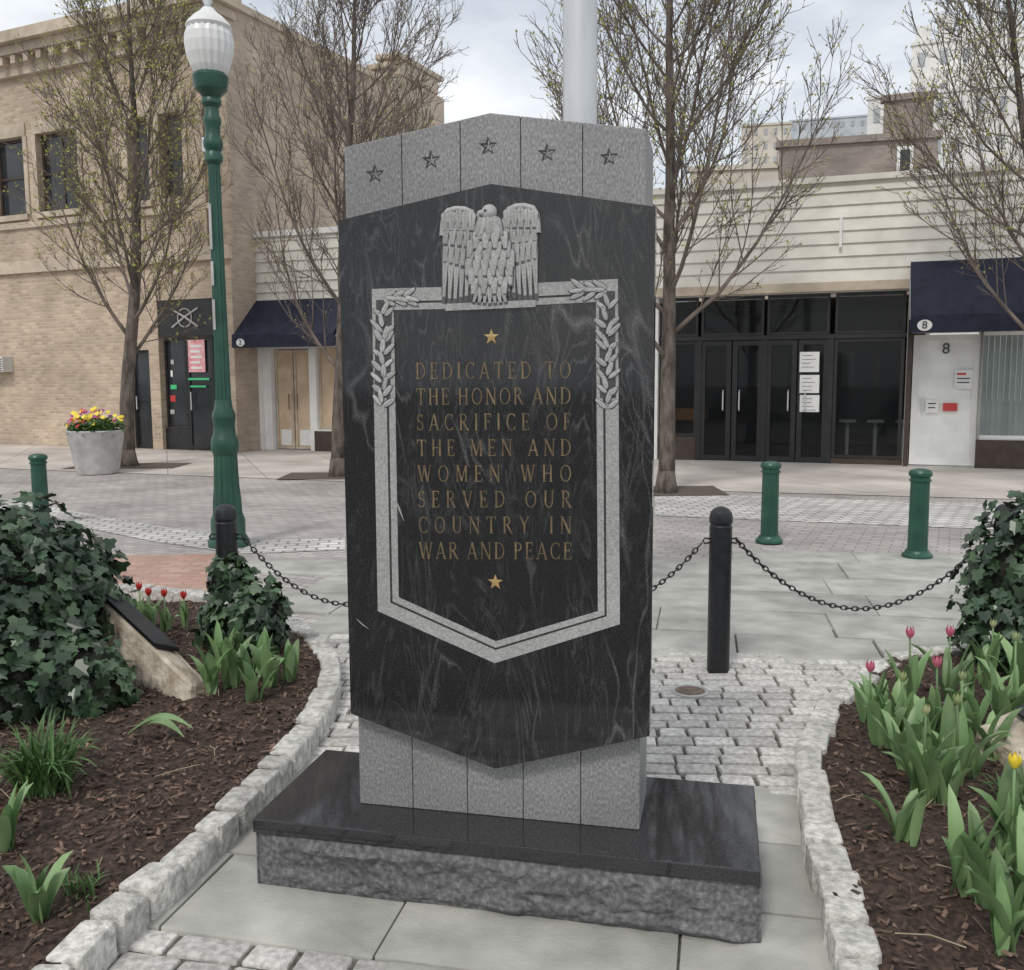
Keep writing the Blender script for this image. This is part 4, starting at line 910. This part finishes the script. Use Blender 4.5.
# ------------------------------------------------ row B / C
FB = Frame((-6.0,21.5), (8.0,16.3))
def ub(px, py=350): return FB.p(px, py)[0]
def siding(par, x0, x1, z0, z1, bh=.22):
    b = MB(); z = z0
    while z < z1-.02:
        zz = min(z+bh, z1); b.add([(x0,-.055,z),(x1,-.055,z),(x1,-.02,zz),(x0,-.02,zz),(x0,-.005,z),(x1,-.005,z),(x1,-.005,zz),(x0,-.005,zz)], [(0,1,2,3),(0,4,5,1),(0,3,7,4),(1,5,6,2),(3,2,6,7)]); z = zz
    b.build('siding', K['siding'], par)
def awning(par, px0, px1, pt, pb, proj, val, num=None):
    x0 = FB.p(px0,pb,-proj)[0]; x1 = FB.p(px1,pb,-proj)[0]; zb_ = FB.p((px0+px1)/2,pb,-proj)[1]; zt_ = FB.p((px0+px1)/2,pt,0)[1]
    b = MB(); prof = [(-.06, zt_), (-.06-proj*.93, zb_+val+.05), (-proj, zb_+val), (-proj, zb_), (-proj+.02, zb_), (-proj+.02, zb_+val-.02), (-.06, zt_-.1)]
    m_ = len(prof); b.add([(x0,y,z) for y, z in prof]+[(x1,y,z) for y, z in prof], [(i,(i+1)%m_,(i+1)%m_+m_,i+m_) for i in range(m_)])
    for x in (x0, x1): b.add([(x,-.06,zt_-.01),(x,-proj*.93,zb_+val+.04),(x,-proj+.01,zb_+val),(x,-proj+.01,zb_+.02),(x,-.06,zb_+.02)], [(0,1,2,3,4)])
    a = b.build('awning', K['navy'], par)
    k = int((x1-x0)/1.0)+1
    for i in range(k+1): b = MB(); x = x0+(x1-x0)*i/k; b.tube([(x,-.08,zt_-.13),(x,-proj*.92,zb_+val-.02)], .012, 6); b.build('awning_rib', K['galv'], a)
    if num:
        b = MB(); cxx = x0+.22; zz = zb_+val*.5; r_ = val*.38; b.add([(cxx+r_*1.25*math.cos(2*PI*q/24), -proj-.004, zz+r_*math.sin(2*PI*q/24)) for q in range(24)], [tuple(range(24))]); b.build('number_disc', K['paper'], a)
        text(num, r_*1.9, a, (cxx, -proj-.012, zz), K['ink'], name='number')
    return a
def px_rect(a, c, t, bt, y=0): u0, z1 = FB.p(a, t, y); u1, z0 = FB.p(c, bt, y); return (u0, u1, max(z0, .0), z1)
Bd = empty('small_shop', (-6.0,21.5,0), FB.ang, 'low white sided shop with papered doors and a short navy awning', 'building')
xB0 = ub(244); xB1 = ub(500); zB = FB.p(290,236)[1]; zsB = FB.p(290,302)[1]
hd = px_rect(270,311,349,449); hd = (hd[0],hd[1],0,hd[3]); hw_ = px_rect(315,344,347,430)
b = MB(); wall_holes(b, xB0, xB1, 0, zB, [hd, hw_], .3); b.box(xB0,xB1,.31,7,zB-.15,zB-.05); b.box(xB1-.1,xB1,.01,7,0,zB-.16); b.build('wall', K['white'], Bd, recalc=False)
siding(Bd, xB0, xB1, zsB, zB)
one(Bd, 'parapet_cap', K['white'], xB0-.03,xB1+.03,-.1,.1,zB+.001,zB+.12)
mid = (hd[0]+hd[1])/2
for a_, c_ in ((hd[0]+.01, mid-.01), (mid+.01, hd[1]-.01)):
    d = window(Bd, (a_, c_, .02, hd[3]-.02), .15, K['lime'], K['kraft'], 1, 1, .05, False, 'door')
    b = MB(); b.tube([(a_+.1 if a_ > mid else c_-.1,.1,.9),(a_+.1 if a_ > mid else c_-.1,.1,1.25)], .014, 8); b.build('handle', K['iron'], d)
    one(d, 'kick_panel', K['paper'], a_+.1,c_-.1,.17,.175,.1,.45)
window(Bd, hw_, .12, K['lime'], K['kraft'], 1, 1, .05, False)
one(Bd, 'pilaster', K['white'], ub(248),ub(262),-.08,-.006,0,zsB-.1)
q = px_rect(315,344,431,448); one(Bd, 'stall_riser', K['brownf'], q[0],q[1],-.03,-.004,0,q[3])
awning(Bd, 232, 334, 300, 347, .85, .22, num='2')
Cb = empty('storefront_building', (-6.0,21.5,0), FB.ang, 'long low storefront under wide white horizontal siding at right', 'building')
xC0 = xB1+.02; xC1 = ub(1350); zC = FB.p(735,190)[1]; zsC = FB.p(780,293)[1]
sh = (ub(658), ub(907), 0, zsC-.02); d8 = px_rect(913,977,333,472); d8 = (d8[0],d8[1],0,d8[3]); w8 = px_rect(981,1100,333,441); w8 = (w8[0],w8[1],w8[2],d8[3])
b = MB(); wall_holes(b, xC0, xC1, 0, zC, [sh, d8, w8], .3); b.box(xC0,xC1,.31,9,zC-.15,zC-.05); b.build('wall', K['white'], Cb, recalc=False)
siding(Cb, xC0, xC1, zsC+.16, zC)
one(Cb, 'fascia', K['lime'], xC0,xC1,-.14,-.004,zsC-.01,zsC+.155, bev=.01); one(Cb, 'parapet_cap', K['siding'], xC0-.02,xC1+.02,-.1,.2,zC+.001,zC+.1)
u, z = FB.p(841,233); one(Cb, 'letter_bracket', K['white'], u-.025,u+.025,-.13,-.08,z-.26,z+.26)
one(Cb, 'pier', K['brownf'], sh[1]+.003,d8[0]-.003,-.05,-.003,0,zsC-.02)
b = MB(); a_, c_ = sh[0]-.5, sh[1]+.3
b.add([(a_,5,0),(c_,5,0),(c_,5,3),(a_,5,3)],[(0,1,2,3)]); b.add([(a_,.31,0),(a_,5,0),(a_,5,3),(a_,.31,3)],[(0,1,2,3)]); b.add([(c_,.31,0),(c_,5,0),(c_,5,3),(c_,.31,3)],[(0,1,2,3)]); b.add([(a_,.31,.005),(c_,.31,.005),(c_,5,.005),(a_,5,.005)],[(0,1,2,3)]); b.add([(a_,.31,3),(c_,.31,3),(c_,5,3),(a_,5,3)],[(0,1,2,3)])
b.build('interior', K['room'], Cb, recalc=False)
zt_ = FB.p(780,337)[1]
for a_, c_ in [(660,697),(700,763),(766,829),(834,905)]: window(Cb, (ub(a_), ub(c_), zt_+.04, sh[3]-.01), .1, K['frame'], K['glass'], 1, 1, .05, False, 'transom_window')
b = MB(); b.box(sh[0],sh[1],.07,.2,zt_-.04,zt_+.038)
for px in (698.5, 764.5, 831): b.box(ub(px)-.045,ub(px)+.045,.08,.19,.0,zt_-.041)
b.build('storefront_frame', K['frame'], Cb)
for a_, c_ in ((660,697),(834,905)):
    window(Cb, (ub(a_), ub(c_), .45 if a_ == 660 else .1, zt_-.045), .1, K['frame'], K['glass'], 1, 1, .06, False)
one(Cb, 'stall_riser', K['brownf'], sh[0],ub(697),.08,.2,0,.448); one(Cb, 'stall_riser', K['brownf'], ub(834),sh[1],.08,.2,0,.098)
for a_, c_ in ((700,731),(732,763),(766,797),(798,829)):
    d = window(Cb, (ub(a_), ub(c_), .02, zt_-.05), .1, K['frame'], K['glass'], 1, 1, .09, False, 'door')
    hx = ub(c_)-.14 if a_ in (700, 766) else ub(a_)+.14
    b = MB(); b.tube([(hx,.09,.95),(hx,.05,.97),(hx,.05,1.3),(hx,.09,1.32)], .014, 8); b.build('handle', K['galv'], d)
for t0, b0 in ((352,372),(375,393),(395,412)):
    q = px_rect(800,819,t0,b0,.1); o = one(Cb, 'paper_notice', K['paper'], q[0],q[1],.085,.09,q[2],q[3]); b = MB()
    for k in range(4): zz = q[3]-.06-k*.07; b.box(q[0]+.04,q[1]-.05-random.random()*.1,.082,.084,zz-.008,zz)
    b.build('print_lines', K['ink'], o)
b = MB(); q = px_rect(664,690,416,434,1.0); b.box(q[0]-.2,q[1]+.3,1.0,1.4,.72,.95)
for dx in (-.1,.6): b.box(q[0]+dx,q[0]+dx+.06,1.05,1.35,0,.719)
b.build('bench_inside', K['orange'], Cb)
for j, (pa, pb_) in enumerate(((705,728),(738,760),(770,795),(842,868),(874,898))):
    q = px_rect(pa,pb_,352,400,4.6); o = one(Cb, 'picture_inside', K[('kraft','pot','lime','palew','kraft')[j]], q[0],q[1]-.1*j,4.9,4.94,q[2]+.3,q[3])
q = px_rect(840,885,400,440,1.2)
for k in range(3): b = MB(); b.box(q[0]+k*.5,q[0]+k*.5+.3,1.2,1.5,.7,.75); b.box(q[0]+k*.5+.12,q[0]+k*.5+.18,1.3,1.4,0,.699); b.build('stool_inside', K['palew'], Cb)
d = window(Cb, (d8[0]+.02, d8[1]-.02, .02, d8[3]-.03), .1, K['white'], K['blind'], 1, 1, .11, False, 'door')
b = MB(); b.tube([(d8[0]+.2,.07,.95),(d8[0]+.2,.07,1.2)], .02, 8); b.build('handle', K['galv'], d)
u, z = FB.p(946,349,.1); text('8', .26, d, (u,.085,z), K['ink'], name='number')
for (a_, c_, t, bt, mk) in ((955,972,370,389,'paper'),(957,966,373,375,'inkred'),(957,970,378,379,'ink'),(957,969,382,383,'ink'),(943,957,403,411,'inkred'),(926,938,400,413,'paper'),(928,936,403,404,'ink'),(928,935,407,408,'ink')):
    q = px_rect(a_,c_,t,bt,.1); one(Cb, 'door_notice', K[mk], q[0],q[1],.075 if mk in ('ink','inkred') else .085,.09,q[2],q[3])
b = MB(); x = w8[0]+.06
while x < w8[1]-.05: b.add([(x,.16,w8[2]+.03),(x+.085,.18,w8[2]+.03),(x+.085,.18,w8[3]-.03),(x,.16,w8[3]-.03)], [(0,1,2,3)]); x += .088
b.build('blinds', K['blind'], Cb, recalc=False)
gl2 = glassmat('clear_glass', mixf=.93)
window(Cb, w8, .1, K['white'], gl2, 1, 1, .06, False)
one(Cb, 'stall_riser', K['brownf'], w8[0],w8[1],-.03,-.004,0,w8[2]-.01)
awning(Cb, 910, 1110, 258, 331, .9, .24, num='8')
# ------------------------------------------------ background blocks, each turned to face the street
def block(name, label, a, c, top, Y, dep, m, wins=None, wm=None):
    p0 = P(a, top, Y); p1 = P(c, top, Y); an = -math.atan2(p0.x, Y)
    root = empty(name, (p0.x, Y, 0), an, label, 'building', None); dr_ = Vector((math.cos(an), math.sin(an)))
    r1 = ray(c, top); t = (p0.x*r1.y-Y*r1.x)/(r1.x*dr_.y-r1.y*dr_.x); w = abs(t); h = p0.z
    b = MB(); b.box(0,w,0,dep,0,h); b.build('wall', m, root); one(root, 'roof_coping', m, -.1,w+.1,-.1,.3,h+.001,h+.2)
    if wins:
        nx, nz, zl_ = wins; sx = w/nx; sz = (h-zl_)/nz
        for i in range(nx):
            for j in range(nz): one(root, 'window', wm or K['dglass'], i*sx+sx*.3,i*sx+sx*.62,-.06,-.001,zl_+j*sz+sz*.35,zl_+j*sz+sz*.75)
    return root, w, h
o, w, h = block('brown_building', 'long flat roofed brown brick block rising behind the white siding', 779, 938, 148, 30, 9, K['brownb'])
one(o, 'window', K['white'], w*.75, w*.85, -.08, -.001, h-1.1, h-.2); one(o, 'window', K['dglass'], w*.77, w*.83, -.1, -.081, h-1.0, h-.3)
block('brown_building', 'narrow brown rooftop block behind the storefront, beside the pale tower', 884, 934, 102, 34, 6, K['brownb'])
block('pale_tower', 'tall pale building stepping up behind the right tree', 868, 1130, 100, 60, 12, K['palew'], (12, 2, 14), K['twin'])
o, w, h = block('pale_tower', 'highest pale tower at upper right behind the bare tree', 912, 1100, 46, 66, 12, K['palew'], (8, 3, 17), K['twin'])
for k in range(5): one(o, 'roof_pinnacle', K['palew'], w*(.02+.12*k), w*(.02+.12*k)+.9, -.1, .8, h+.201, h+1.2+.5*(k % 2))
block('glass_tower', 'distant grey glass tower left of the pale buildings', 790, 868, 122, 120, 20, K['towerg'], (8, 4, 26), K['twin'])
block('beige_tower', 'distant beige apartment block right of the bare middle tree', 742, 791, 127, 90, 15, K['beige'], (5, 5, 18), K['twin'])
block('beige_tower', 'low beige block peeking above the white siding behind the tree', 690, 779, 172, 40, 8, K['beige'])
